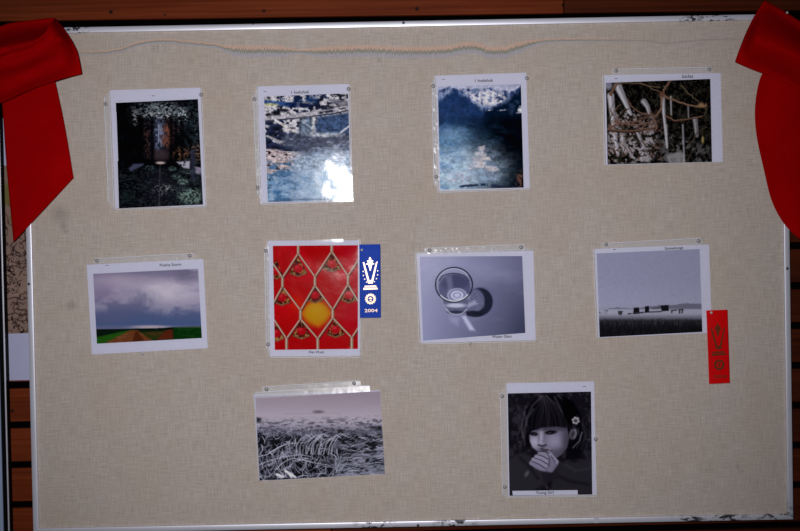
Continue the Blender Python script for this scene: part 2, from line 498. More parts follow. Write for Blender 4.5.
# ------------------------------------------------------------------ the bulletin board
OUT = [(20, 27), (786, 13.5), (794, 519.8), (34, 533.7)]
BW, BH, RAIL = 1.83, 1.2152, 0.0135
X0, X1, Z0, Z1 = -BW/2, BW/2, ZC-BH/2, ZC+BH/2-0.0016
FRAME_Y, BACK_Y = -0.007, 0.023
board = empty('bulletin_board', (0, BACK_Y, Z0))
tag(board, 'large linen covered bulletin board in a thin aluminium frame on the slatted wall', 'board')
bm = bmesh.new(); box_world(bm, X0+RAIL*0.4, X1-RAIL*0.4, 0.0, 0.004, Z0+RAIL*0.4, Z1-RAIL*0.4)
linen = obj_bm('linen_panel', bm, M['linen'], board)
# linen texture is laid out in world coordinates: keep the object's own origin at the world origin
linen.data.transform(Matrix.Translation(board.location)); linen.matrix_parent_inverse = Matrix.Translation(-board.location)
bm = bmesh.new(); box_world(bm, X0+RAIL*0.5, X1-RAIL*0.5, 0.004, BACK_Y-0.001, Z0+RAIL*0.5, Z1-RAIL*0.5)
obj_bm('backing_board', bm, M['core'], board)

def rail(p0, p1, inward, name='frame_rail'):
    """extruded rail with a softly rounded face, mitred at both ends"""
    p0 = np.array(p0); p1 = np.array(p1); d = (p1-p0)/np.linalg.norm(p1-p0); n = np.array(inward, float)
    prof = [(0.0, BACK_Y)]
    for k in range(9):
        a = math.pi*k/8
        prof.append((RAIL*0.5-RAIL*0.5*math.cos(a), FRAME_Y+0.0022*(1-math.sin(a)**0.4)))
    prof.append((RAIL, 0.0005)); prof.append((RAIL*0.75, BACK_Y))
    V, F = [], []
    for end, sgn in ((p0, 1), (p1, -1)):
        for o_, y in prof:
            q = end+n*o_+d*sgn*o_; V.append((q[0], y, q[2]))
    m = len(prof)
    for i in range(m):
        j = (i+1) % m; F.append((i, j, j+m, i+m))
    F.append(tuple(range(m))[::-1]); F.append(tuple(range(m, 2*m)))
    o = obj(name, V, F, M['alu'], board, smooth=True)
    o.data.transform(Matrix.Translation(board.location)); o.matrix_parent_inverse = Matrix.Translation(-board.location)
    return o
def deg(o, a=40):
    o.data.set_sharp_from_angle(angle=math.radians(a))
c00, c10, c11, c01 = (X0, 0, Z0), (X1, 0, Z0), (X1, 0, Z1), (X0, 0, Z1)
r_top = rail(c01, c11, (0, 0, -1)); r_bot = rail(c00, c10, (0, 0, 1))
r_left = rail(c00, c01, (1, 0, 0)); r_right = rail(c10, c11, (-1, 0, 0))
for r in (r_top, r_bot, r_left, r_right): deg(r)
def screw(px, py, rl, r=0.0032):
    p = at(px, py, FRAME_Y)
    V, F = lathe([(r, -0.001), (r, 0.0006), (r*0.75, 0.0014), (r*0.25, 0.0017)], (p[0], FRAME_Y, p[2]), seg=14)
    V = np.array(V); o = obj('screw', V-0*V, F, M['screw'], None, True)
    o.parent = rl
for px, py, rl in ((29, 284, r_left), (787.3, 268.5, r_right), (403.5, 22.9, r_top), (253, 24, r_top), (418, 525.2, r_bot)):
    screw(px, py, rl, 0.0034 if px != 253 else 0.002)
# the butt joint seen in the bottom rail
p = at(596.5, 520.3, FRAME_Y)
bm = bmesh.new(); box_world(bm, p[0]-0.006, p[0]+0.006, FRAME_Y-0.0006, FRAME_Y+0.004, p[2]-0.0066, p[2]+0.0062, 0.0004)
o = obj_bm('joint_clip', bm, M['alu'], None); o.parent = r_bot

# ------------------------------------------------------------------ neighbour board and poster at the left
def neighbour():
    zt, zb = Z1, Z0-0.01
    def xe(py): return 1.5+(py-240)*(8.5/291.0)
    a = at(xe(240), 240, -0.004); b = at(xe(531), 531, -0.004)
    root = empty('display_board', (a[0]-0.3, BACK_Y, zb))
    tag(root, 'pale grey display board with a dark shaded edge, cut off by the left picture border', 'board')
    xr = (a[0]+b[0])/2
    bm = bmesh.new(); box_world(bm, xr-0.62, xr-0.0145, -0.004, BACK_Y, zb, zt); obj_bm('panel', bm, M['panel_blue'], root)
    bm = bmesh.new(); box_world(bm, xr-0.0145, xr-0.0002, 0.0, BACK_Y, zb, zt, 0.0005); obj_bm('edge_channel', bm, M['edge_shade'], root)
    bm = bmesh.new(); box_world(bm, xr-0.0030, xr, -0.004, 0.0004, zb, zt, 0.0004); obj_bm('edge_strip', bm, M['alu'], root)
    return xr
XR = neighbour()
def poster():
    y = WALL_Y-0.0010
    b = at(20, 380, y)
    root = empty('map_poster', b)
    tag(root, 'tan poster of a dark line drawing, partly behind the left board edge', 'poster')
    # flat on the slats, its sides tucked behind the two boards
    xl = XR-0.012; xr_ = X0+0.05
    zt, zb = at(10, 118, y)[2], at(18, 380.3, y)[2]
    bm = bmesh.new(); box_world(bm, xl-0.0, xr_, y, WALL_Y-0.0002, zb, zt); obj_bm('sheet', bm, M['poster_white'], root)
    za, zd = at(6, 165.5, y)[2], at(14, 333.5, y)[2]
    p = Paint([(0, 165.5), (1, 165.5), (1, 333.5), (0, 333.5)], step=0.5)
    nx, ny = 110, 340
    xs = np.linspace(xl, xr_, nx)[None, :].repeat(ny, 0); zs = np.linspace(za, zd, ny)[:, None].repeat(nx, 1)
    p.nx, p.ny = nx, ny
    # sheet coordinates in photograph-sized units measured from the sheet's right and top edges
    p.X = (xs-X0)/0.00239+27; p.Y = 165.5+(za-zs)/0.00239; p.sc = 1; p.C = np.zeros(xs.shape+(3,))
    p.fill((112, 92, 84))
    nz = p.n(9, seed=3); p.mix(sstep(0.5, 0.75, nz)*0.5, (130, 108, 98))
    p.mix(sstep(0.45, 0.6, p.n(14, 22, seed=9))*(1-sstep(205, 240, p.Y)), (92, 84, 52))
    p.mix((1-sstep(196, 214, p.Y))*sstep(0.35, 0.6, p.n(10, seed=5))*0.8, (74, 72, 40))
    rng = np.random.default_rng(5)
    coast = np.abs(p.n(16, 20, seed=21, octs=4)-0.52)
    p.mix((1-sstep(0.006, 0.022, coast))*sstep(195, 215, p.Y), (30, 20, 20))
    coast2 = np.abs(p.n(9, 12, seed=33, octs=4)-0.45)
    p.mix((1-sstep(0.006, 0.03, coast2))*sstep(236, 250, p.Y)*0.9, (32, 22, 22))
    for k in range(60):
        x = rng.uniform(-3, 27); y0 = rng.uniform(240, 330)
        p.mix(p.line([(x, y0), (x+rng.uniform(-4, 4), y0+rng.uniform(-3, 3)), (x+rng.uniform(-5, 5), y0+rng.uniform(-4, 5))], 0.7)*0.75, (38, 26, 26))
    for y0 in (256, 268, 300, 316, 322): p.mix(p.line([(-2, y0+2), (10, y0-1), (17, y0+2), (27, y0-2)], 0.8)*0.8, (40, 28, 28))
    V = np.stack([xs.ravel(), np.full(xs.size, y-0.0003), zs.ravel()], 1)
    o = obj('drawing', V, grid_faces(nx, ny), M['print'], root)
    lin = np.clip(s2l(p.C)/GAIN, 0, .9).reshape(-1, 3)
    ca = o.data.color_attributes.new('print', 'FLOAT_COLOR', 'POINT')
    buf = np.ones((len(lin), 4), np.float32); buf[:, :3] = lin; ca.data.foreach_set('color', buf.ravel())
poster()

# ------------------------------------------------------------------ photographs in plastic sleeves
def film_grid(name, q, y, root, mat, cell=0.6, amp=0.0008, seed=0, warp=None, holes=(), rough_scale=9.0, fine=0.0):
    q = np.asarray(q, float)
    nx = max(4, int(np.linalg.norm(q[1]-q[0])/cell)); ny = max(4, int(np.linalg.norm(q[3]-q[0])/cell))
    PX, PY = quad_uv(q, nx, ny)
    d = amp*(fbm(PX/rough_scale, PY/rough_scale, seed, 2)-0.5)*2
    if fine: d = d+fine*(fbm(PX/2.2, PY/2.2, seed+5, 2)-0.5)*2
    s = np.linspace(0, 1, nx)[None, :]; t = np.linspace(0, 1, ny)[:, None]
    if warp is not None: d = d+warp(s, t, PX, PY)
    V = at_arr(PX, PY, y-d)
    F = []
    cx = (PX[:-1, :-1]+PX[1:, 1:])/2; cyy = (PY[:-1, :-1]+PY[1:, 1:])/2
    keep = np.ones(cx.shape, bool)
    for hx, hy, hr in holes: keep &= np.hypot(cx-hx, cyy-hy) > hr
    idx = np.argwhere(keep)
    for j, i in idx:
        a = j*nx+i; F.append((a, a+nx, a+nx+1, a+1))
    o = obj(name, V, F, mat, root, smooth=True)
    return o

def rod(name, pts, r, mat, root, y, seg=6):
    P = [np.array(at(a, b, y)) for a, b in pts]
    V, F = [], []
    n = len(P)
    for k in range(n):
        t = P[min(k+1, n-1)]-P[max(k-1, 0)]; t /= np.linalg.norm(t)
        u = np.cross(t, [0, 1, 0]); u /= np.linalg.norm(u); w = np.cross(u, t)
        for i in range(seg):
            a = 2*math.pi*i/seg; V.append(P[k]+u*r*math.cos(a)+w*r*math.sin(a)*0.7)
    for k in range(n-1):
        for i in range(seg):
            a = k*seg+i; b = k*seg+(i+1) % seg; F.append((a, b, b+seg, a+seg))
    F.append(tuple(range(seg))[::-1]); F.append(tuple(range((n-1)*seg, n*seg)))
    return obj(name, V, F, mat, root, smooth=True)

def wavy(a, b, n, amp, seed):
    t = np.linspace(0, 1, n); a = np.array(a, float); b = np.array(b, float)
    nrm = np.array([-(b-a)[1], (b-a)[0]])/np.linalg.norm(b-a)
    p = a+(b-a)*t[:, None]
    w = amp*(fbm(t*14, t*0+seed, seed, 3)-0.5)*2
    return [tuple(q) for q in p+nrm*w[:, None]]

def text_mesh(name, s, px, py, width_px, y, root, ang_px=None, mat=None, tall=1.0):
    cu = bpy.data.curves.new(name, 'FONT'); cu.body = s; cu.align_x = 'CENTER'; cu.align_y = 'CENTER'
    cu.size = 1.0; cu.resolution_u = 3; cu.offset = 0.012
    t = bpy.data.objects.new(name, cu); COL.objects.link(t)
    bpy.context.view_layer.update()
    dg = bpy.context.evaluated_depsgraph_get()
    me = bpy.data.meshes.new_from_object(t.evaluated_get(dg))
    bpy.data.objects.remove(t)
    co = np.empty(len(me.vertices)*3); me.vertices.foreach_get('co', co); co = co.reshape(-1, 3)
    k = width_px/(co[:, 0].max()-co[:, 0].min())
    ex = np.array(ang_px if ang_px is not None else (1.0, -0.022)); ex = ex/np.linalg.norm(ex); ey = np.array([-ex[1], ex[0]])
    P = np.array([px, py])[None]+ex[None]*(co[:, :1]*k)+ey[None]*(-co[:, 1:2]*k*tall)
    V = at_arr(P[:, 0], P[:, 1], y)
    F = [tuple(p.vertices) for p in me.polygons]
    bpy.data.meshes.remove(me)
    return obj(name, V, F, mat or M['ink'], root)

TACK_N = {}
def thumbtack(px, py, label, group, r=0.0046, mat='tack', y=-0.0052):
    p = at(px, py, y)
    V, F = lathe([(r*0.35, -0.0035), (r*0.35, 0.0), (r, 0.0), (r, 0.0012), (r*0.86, 0.0024), (r*0.5, 0.0033), (r*0.15, 0.0036)], (0, 0, 0), seg=18)
    o = obj('thumbtack', np.array(V)+np.array(p), F, M[mat], None, True, abs_root=p)
    o.data.set_sharp_from_angle(angle=math.radians(50))
    tag(o, label, 'thumbtack', group)
    return o

def expand(q, e):
    q = np.asarray(q, float); c = q.mean(0)
    return [tuple(p+np.sign(p-c)*e) for p in q]

def photo(label, paper, pic, paint, strip, side, tacks, caption=None, slip=None, mark=None, group='framed prints', holes=(), seed=0, warp=None, film_e=1.2, strips=(), amp=0.0004, k=1.0, sat=1.0, cap_ang=None):
    """one sleeve with its sheet: page, printed picture, caption, film, punched strip and weld seams"""
    b = at((paper[2][0]+paper[3][0])/2, (paper[2][1]+paper[3][1])/2, -0.0005)
    root = empty('sleeved_photograph', b)
    tag(root, label, 'photograph')
    sheet = slab('page', paper, -0.0010, 0.0008, M['paper'], root)
    pm = print_mesh('picture', paint, -0.0014, root, k=k, sat=sat)
    if slip is not None:
        sl = slab('caption_slip', slip, -0.0020, 0.0004, M['paper'], root)
    if caption:
        s, cx, cy, w = caption
        text_mesh('caption', s, cx, cy, w, -0.0022 if slip is not None else -0.0013, root, cap_ang)
    if mark:
        x, y0, w = mark
        slab('page_mark', [(x-w/2, y0-0.35), (x+w/2, y0-0.45), (x+w/2, y0+0.3), (x-w/2, y0+0.4)], -0.00125, 0.0001, M['grey_ink'], root)
    fq = expand(paper, film_e)
    film_grid('clear_film', fq, -0.0034, root, M['film'], 1.3, amp, seed, warp, rough_scale=16)
    for i, (sq, hl, *wv) in enumerate(strip):
        film_grid('punched_strip', sq, -0.0030, root, M['film_strip'], 0.55, 0.0002 if wv else 0.0007, seed+40+i, wv[0] if wv else None, hl, 7.0, fine=0.0 if wv else 0.00028)
    TLq, TRq, BRq, BLq = fq
    edges = {'l': (TLq, BLq), 'r': (TRq, BRq), 't': (TLq, TRq), 'b': (BLq, BRq)}
    for e in side:
        a, c_ = edges[e]
        rod('weld_seam', wavy(a, c_, 60, 0.45, seed+ord(e)), 0.0011, M['weld'], root, -0.0034)
    for a, c_, am in strips:
        rod('weld_seam', wavy(a, c_, 70, am, seed+9), 0.0014, M['weld'], root, -0.0034)
    for tpx, tpy, lab, grp, kind in tacks:
        thumbtack(tpx, tpy, lab, grp, 0.0046 if kind == 'tack' else 0.0042, kind)
    return root

# ---- what each print shows
def paint_forest():
    q = [(115.8, 102.9), (197.9, 99.1), (203, 204.6), (119, 208.4)]
    p = Paint(q, 100, 80, 3.933)
    p.fill((6, 8, 14))
    n2 = p.n(9, seed=2, octs=3)
    p.mix(sstep(.5, .8, p.n(22, seed=1))*.6, (20, 28, 38)); p.mix(sstep(.5, .72, p.n(12, seed=4))*sstep(290, 330, p.X)*.75, (36, 54, 66))
    # bits of sky in the canopy
    def leaf(x, y, rx, ry, c, sd, lo=.52):
        p.mix(sstep(lo, lo+.12, p.n(6, 5, seed=sd, octs=3))*p.ell(x, y, rx, ry, .6), c)
    leaf(235, 105, 60, 18, (120, 132, 160), 12); leaf(230, 138, 70, 14, (178, 182, 208), 13, .46); leaf(130, 145, 22, 34, (128, 134, 150), 14); leaf(318, 140, 30, 30, (150, 166, 188), 15, .48)
    leaf(190, 115, 60, 30, (84, 96, 116), 16); leaf(270, 112, 70, 24, (108, 122, 146), 17); leaf(230, 165, 50, 16, (70, 86, 110), 18); leaf(350, 150, 36, 44, (36, 54, 68), 19, .55)
    leaf(382, 190, 18, 110, (56, 70, 92), 20, .57); leaf(330, 190, 40, 50, (22, 36, 44), 21)
    # the light at the end of the avenue and the coloured trees beside it
    p.mix(p.ell(232, 220, 32, 62, .7)*.75, (40, 50, 88)); p.mix(p.ell(232, 220, 24, 52, .6)*sstep(.45, .6, p.n(10, 16, seed=5)), (96, 108, 160))
    p.mix(p.line([(231, 178), (231, 240)], 5)*.7, (130, 140, 186)); p.mix(p.line([(212, 196), (250, 194)], 4)*.5, (120, 130, 180))
    leaf(190, 225, 24, 60, (70, 42, 44), 22, .48); leaf(268, 215, 22, 48, (134, 66, 52), 23, .42); leaf(262, 240, 20, 18, (124, 58, 40), 24, .4); leaf(312, 290, 36, 24, (136, 82, 52), 25, .46); leaf(378, 285, 30, 34, (116, 74, 58), 26, .5); leaf(300, 190, 22, 22, (92, 56, 62), 27)
    leaf(180, 290, 22, 20, (64, 40, 40), 28, .5)
    p.mix(p.ell(238, 300, 34, 24, .6)*.6, (66, 48, 62)); p.mix(p.poly([(205, 276), (270, 274), (266, 308), (210, 308)], 8)*.35, (86, 58, 66))
    for x, w in ((112, 36), (160, 16), (205, 9), (280, 12), (322, 9), (298, 7)):
        p.mix(p.line([(x, 150), (x+2, 335)], w, w, 8)*.8, (7, 9, 14))
    # clearings
    p.mix(p.poly([(112, 348), (132, 330), (172, 328), (170, 336), (120, 360)], 5)*.9, (64, 68, 116)); p.mix(p.ell(238, 326, 18, 5, .5), (176, 148, 160))
    p.mix(p.poly([(300, 322), (355, 318), (352, 350), (328, 345)], 4)*sstep(.32, .45, n2), (150, 144, 180)); p.mix(p.poly([(372, 340), (400, 345), (402, 372), (376, 368)], 4)*.9, (140, 126, 172))
    p.mix(p.line([(364, 280), (366, 392)], 15, 15, 8)*.75, (44, 46, 84))
    # undergrowth
    low = sstep(335, 365, p.Y)
    p.mix(low*sstep(.40, .80, p.n(9, 6, seed=30))*.8, (44, 52, 68)); p.mix(low*p.ell(235, 420, 70, 90, .8)*.45, (40, 44, 62))
    for x, y, rx, ry, c in ((355, 458, 46, 34, (104, 138, 136)), (326, 400, 20, 12, (96, 128, 128)), (300, 380, 18, 9, (72, 98, 100)), (285, 350, 16, 10, (70, 98, 100)), (345, 362, 24, 9, (62, 84, 94)), (195, 345, 22, 9, (60, 86, 92)), (110, 462, 36, 24, (26, 46, 48)), (160, 420, 26, 12, (36, 46, 54)), (130, 380, 22, 10, (26, 34, 44)), (320, 430, 30, 12, (44, 56, 70))):
        p.mix(p.ell(x, y, rx, ry, .5)*sstep(.30, .68, p.n(5.5, 4, seed=int(x+y), octs=3)), c)
    p.mix(p.line([(236, 335), (232, 495)], 3, 4, 3)*.45, (86, 82, 100)); p.mix(sstep(.58, .66, p.n(7, 4, seed=44))*p.ell(250, 430, 40, 20, .6), (116, 122, 140))
    return q, p

def paint_creek():
    q = [(264.1, 96.6), (348, 93.3), (351.3, 200.1), (267.9, 202.1)]
    p = Paint(q, 245, 75, 3.933)
    p.fill((170, 166, 184))
    n1 = p.n(26, 18, seed=31); n2 = p.n(13, 10, seed=32)
    rock = sstep(.47, .58, n1*.6+n2*.4)
    p.mix(rock*(p.Y < 300), (28, 38, 70))
    p.mix(sstep(.56, .6, n2)*(p.Y < 300)*.7, (22, 24, 36))
    # blue stream at the top
    p.mix(p.poly([(70, 98), (130, 104), (200, 108), (205, 125), (150, 122), (100, 112), (70, 112)], 4), (40, 70, 130))
    p.mix(p.ell(100, 116, 30, 6, .6)*.8, (150, 152, 110))
    for x, y, rx, ry, c in ((208, 102, 18, 18, (20, 38, 76)), (262, 98, 24, 18, (20, 46, 92)), (180, 118, 22, 10, (16, 32, 74)), (230, 120, 32, 10, (18, 30, 66)), (330, 130, 26, 10, (26, 28, 44)), (350, 105, 20, 10, (90, 90, 110)), (385, 115, 20, 14, (110, 108, 124)),
                            (120, 150, 18, 8, (20, 22, 34)), (95, 158, 14, 8, (24, 26, 40)), (155, 140, 20, 7, (24, 26, 42))):
        p.mix(p.ell(x, y, rx, ry, .4)*(.55+.45*sstep(.35, .5, n2)), c)
    # snowy log across
    p.mix(p.poly([(70, 165), (200, 150), (330, 135), (412, 118), (412, 138), (330, 155), (220, 168), (70, 185)], 3), (154, 150, 168))
    p.mix(p.line([(72, 182), (220, 168), (345, 152), (412, 138)], 5)*.9, (56, 56, 76))
    p.mix(p.line([(290, 150), (410, 130)], 9)*sstep(.4, .55, n2)*.9, (30, 34, 54))
    # left rocks
    for x, y, rx, ry in ((95, 190, 16, 8), (140, 185, 12, 10), (118, 208, 26, 16), (100, 228, 16, 14), (150, 235, 18, 12), (128, 250, 18, 10), (92, 262, 16, 12), (115, 285, 36, 18)):
        p.mix(p.ell(x, y, rx, ry, .35), (34, 42, 74))
        p.mix(p.ell(x+4, y+3, rx*.6, ry*.5, .5)*.7, (16, 20, 34))
    p.mix(p.line([(120, 178), (180, 215), (230, 232)], 9)*.9, (188, 180, 192)); p.mix(p.line([(85, 240), (140, 262), (190, 258)], 7)*.7, (180, 176, 190))
    # pool and fall
    p.mix(p.poly([(285, 165), (410, 150), (412, 225), (360, 238), (275, 230)], 8), (58, 78, 120))
    p.mix(p.poly([(285, 165), (410, 150), (412, 225), (360, 238), (275, 230)], 8)*sstep(.5, .7, p.n(14, 9, seed=36))*.8, (30, 46, 84))
    p.mix(p.poly([(216, 172), (268, 166), (278, 232), (206, 240)], 10)*(.6+.4*sstep(.4, .6, p.n(12, 30, seed=47))), (104, 120, 150))
    p.mix(p.poly([(262, 165), (274, 165), (276, 230), (264, 232)], 4)*.8, (178, 180, 194))
    p.mix(p.poly([(215, 170), (222, 170), (218, 235), (212, 235)], 3)*.8, (62, 70, 92))
    p.mix(p.line([(275, 235), (330, 240), (370, 232), (412, 200)], 7)*.9, (168, 168, 190))
    p.mix(p.poly([(150, 235), (230, 232), (290, 245), (412, 232), (412, 290), (330, 300), (260, 320), (190, 300), (150, 275)], 14), (66, 72, 98))
    p.mix(sstep(.5, .7, p.n(30, 12, seed=38))*p.ell(290, 262, 130, 40, .4)*.9, (116, 124, 152))
    p.mix(p.ell(320, 235, 50, 10, .5)*.6, (170, 176, 196))
    # pinkish snow bank on the left
    p.mix(p.poly([(70, 290), (120, 292), (190, 310), (205, 330), (180, 370), (120, 395), (70, 390)], 5), (168, 152, 164))
    p.mix(p.poly([(70, 290), (205, 312), (195, 370), (70, 395)], 6)*sstep(.57, .63, p.n(16, 5, seed=39)), (40, 36, 50))
    # water below, from blue to foam
    p.mix(sstep(350, 400, p.Y+.15*p.X-40), (96, 128, 172))
    p.mix(p.poly([(180, 330), (260, 300), (420, 285), (420, 510), (190, 510), (170, 400)], 20)*.75, (120, 140, 176))
    w = p.n(34, 14, seed=41)
    p.mix(sstep(310, 350, p.Y)*sstep(.50, .68, w)*(1-sstep(150, 330, p.X)*.6)*.75, (42, 84, 134))
    p.mix(sstep(330, 380, p.Y)*sstep(.5, .7, p.n(26, 26, seed=42))*.6, (150, 170, 202))
    p.mix(p.ell(330, 440, 110, 80, .8)*.6, (168, 184, 212))
    p.mix(p.line([(300, 405), (340, 415), (375, 455)], 12, 4, 8)*.6, (126, 156, 200))
    p.mix(p.line([(85, 497), (200, 490), (330, 488)], 5)*.6, (70, 86, 120))
    p.mix(p.poly([(70, 395), (110, 410), (100, 450), (70, 450)], 6)*sstep(.45, .6, p.n(14, 6, seed=44))*.8, (30, 56, 84))
    p.C *= (1+(p.n(9, 7, seed=46)-.5)*.9*(1-.6*sstep(330, 400, p.Y)))[..., None]
    return q, p

def paint_mountain():
    q = [(437.8, 86.6), (520.9, 84), (523.7, 187.6), (440.3, 189.6)]
    p = Paint(q, 420, 65, 3.933)
    p.fill((150, 152, 180))
    n = p.n(24, 16, seed=51); n2 = p.n(9, 8, seed=52)
    ridge = np.interp(p.X, [65, 90, 115, 130, 155, 185, 200, 215, 235, 262, 290, 310, 330, 350, 365, 385, 398, 410], [100, 95, 82, 90, 98, 92, 98, 90, 98, 88, 94, 104, 96, 108, 104, 90, 78, 76])+(n2-.5)*12
    m = sstep(-2, 3, p.Y-ridge)
    p.mix(m, (104, 116, 152))
    p.mix(m*sstep(.45, .62, p.n(12, 20, seed=53)), (44, 58, 98))
    # snow bowl
    bowl = p.poly([(170, 100), (215, 110), (262, 96), (320, 108), (345, 112), (330, 150), (290, 160), (240, 160), (205, 140)], 10)
    p.mix(bowl*sstep(.38, .56, n2*.5+p.n(16, 12, seed=54)*.5), (184, 180, 200))
    p.mix(p.poly([(80, 110), (128, 95), (120, 130), (90, 160)], 6)*sstep(.4, .6, n2)*.8, (140, 150, 182))
    # wooded slopes
    p.mix(p.poly([(110, 115), (140, 100), (200, 150), (255, 185), (255, 260), (60, 300), (60, 150)], 12)*.9, (28, 50, 92))
    p.mix(p.poly([(255, 185), (300, 165), (345, 145), (390, 95), (415, 90), (415, 260), (240, 260)], 8), (13, 26, 48))
    p.mix(sstep(.5, .7, n)*p.poly([(300, 165), (390, 95), (412, 140), (412, 200), (300, 210)], 8)*.6, (52, 66, 96))
    p.mix(p.poly([(378, 190), (392, 160), (404, 165), (404, 190)], 3)*sstep(.35, .5, n2), (176, 176, 196))
    p.mix(p.line([(262, 178), (330, 178), (345, 172)], 3)*sstep(.5, .6, n2), (150, 150, 170))
    # dark valley, mist on the left
    d = sstep(180, 230, p.Y)
    t = np.clip((p.X-70)/340, 0, 1)
    for k in range(3):
        left = np.interp(p.Y, [180, 230, 290, 350, 420, 495], [(36, 28, 66, 122, 150, 140)[j] if k == 0 else (58, 52, 96, 146, 172, 162)[j] if k == 1 else (98, 88, 132, 176, 196, 184)[j] for j in range(6)])
        right = (4, 9, 17)[k]
        p.C[..., k] = p.C[..., k]*(1-d)+d*(left*(1-sstep(.12, .85, t+.20*(n-.5)))+right*sstep(.12, .85, t+.20*(n-.5)))
    p.mix(sstep(.48, .7, p.n(50, 22, seed=57))*sstep(200, 260, p.Y)*(1-t)*.8, (60, 92, 138))
    p.mix(p.ell(130, 270, 60, 28, .8)*.4, (150, 176, 208))
    p.mix(p.ell(200, 420, 130, 60, .7)*.5, (150, 172, 204))
    # stone cairn
    st = (172, 162, 172); dk = (96, 104, 130)
    for pts in ([(228, 322), (256, 316), (254, 336), (232, 340)], [(212, 345), (250, 338), (262, 352), (256, 366), (218, 362)], [(204, 362), (276, 360), (280, 376), (210, 376)],
                [(206, 378), (240, 374), (262, 382), (250, 408), (212, 404)], [(190, 392), (215, 388), (212, 412), (186, 412)], [(255, 395), (300, 400), (312, 412), (290, 420), (256, 414)]):
        p.mix(p.poly(pts, 3)*.95, st)
        p.mix(p.line(pts[2:]+pts[:1], 4)*.6, dk)
    p.mix(sstep(.52, .66, p.n(12, 10, seed=58))*p.ell(245, 380, 60, 55, .4)*.6, (110, 112, 142))
    p.mix(p.ell(230, 405, 120, 75, .9)*(.25+.4*sstep(.4, .65, p.n(30, 16, seed=56))), (150, 162, 184))
    p.mix(p.ell(150, 445, 50, 25, .5)*sstep(.4, .6, n2)*.6, (170, 160, 186))
    p.mix(p.ell(280, 440, 40, 20, .5)*sstep(.4, .6, n2)*.5, (150, 158, 190))
    p.mix(p.line([(160, 478), (240, 470), (330, 478), (400, 486)], 9)*sstep(.4, .55, n2), (36, 46, 74))
    p.mix(p.ell(395, 450, 22, 30, .5)*sstep(.45, .6, n2), (86, 62, 58))
    p.C *= (1+(p.n(11, 8, seed=59)-.5)*.5)[..., None]
    return q, p

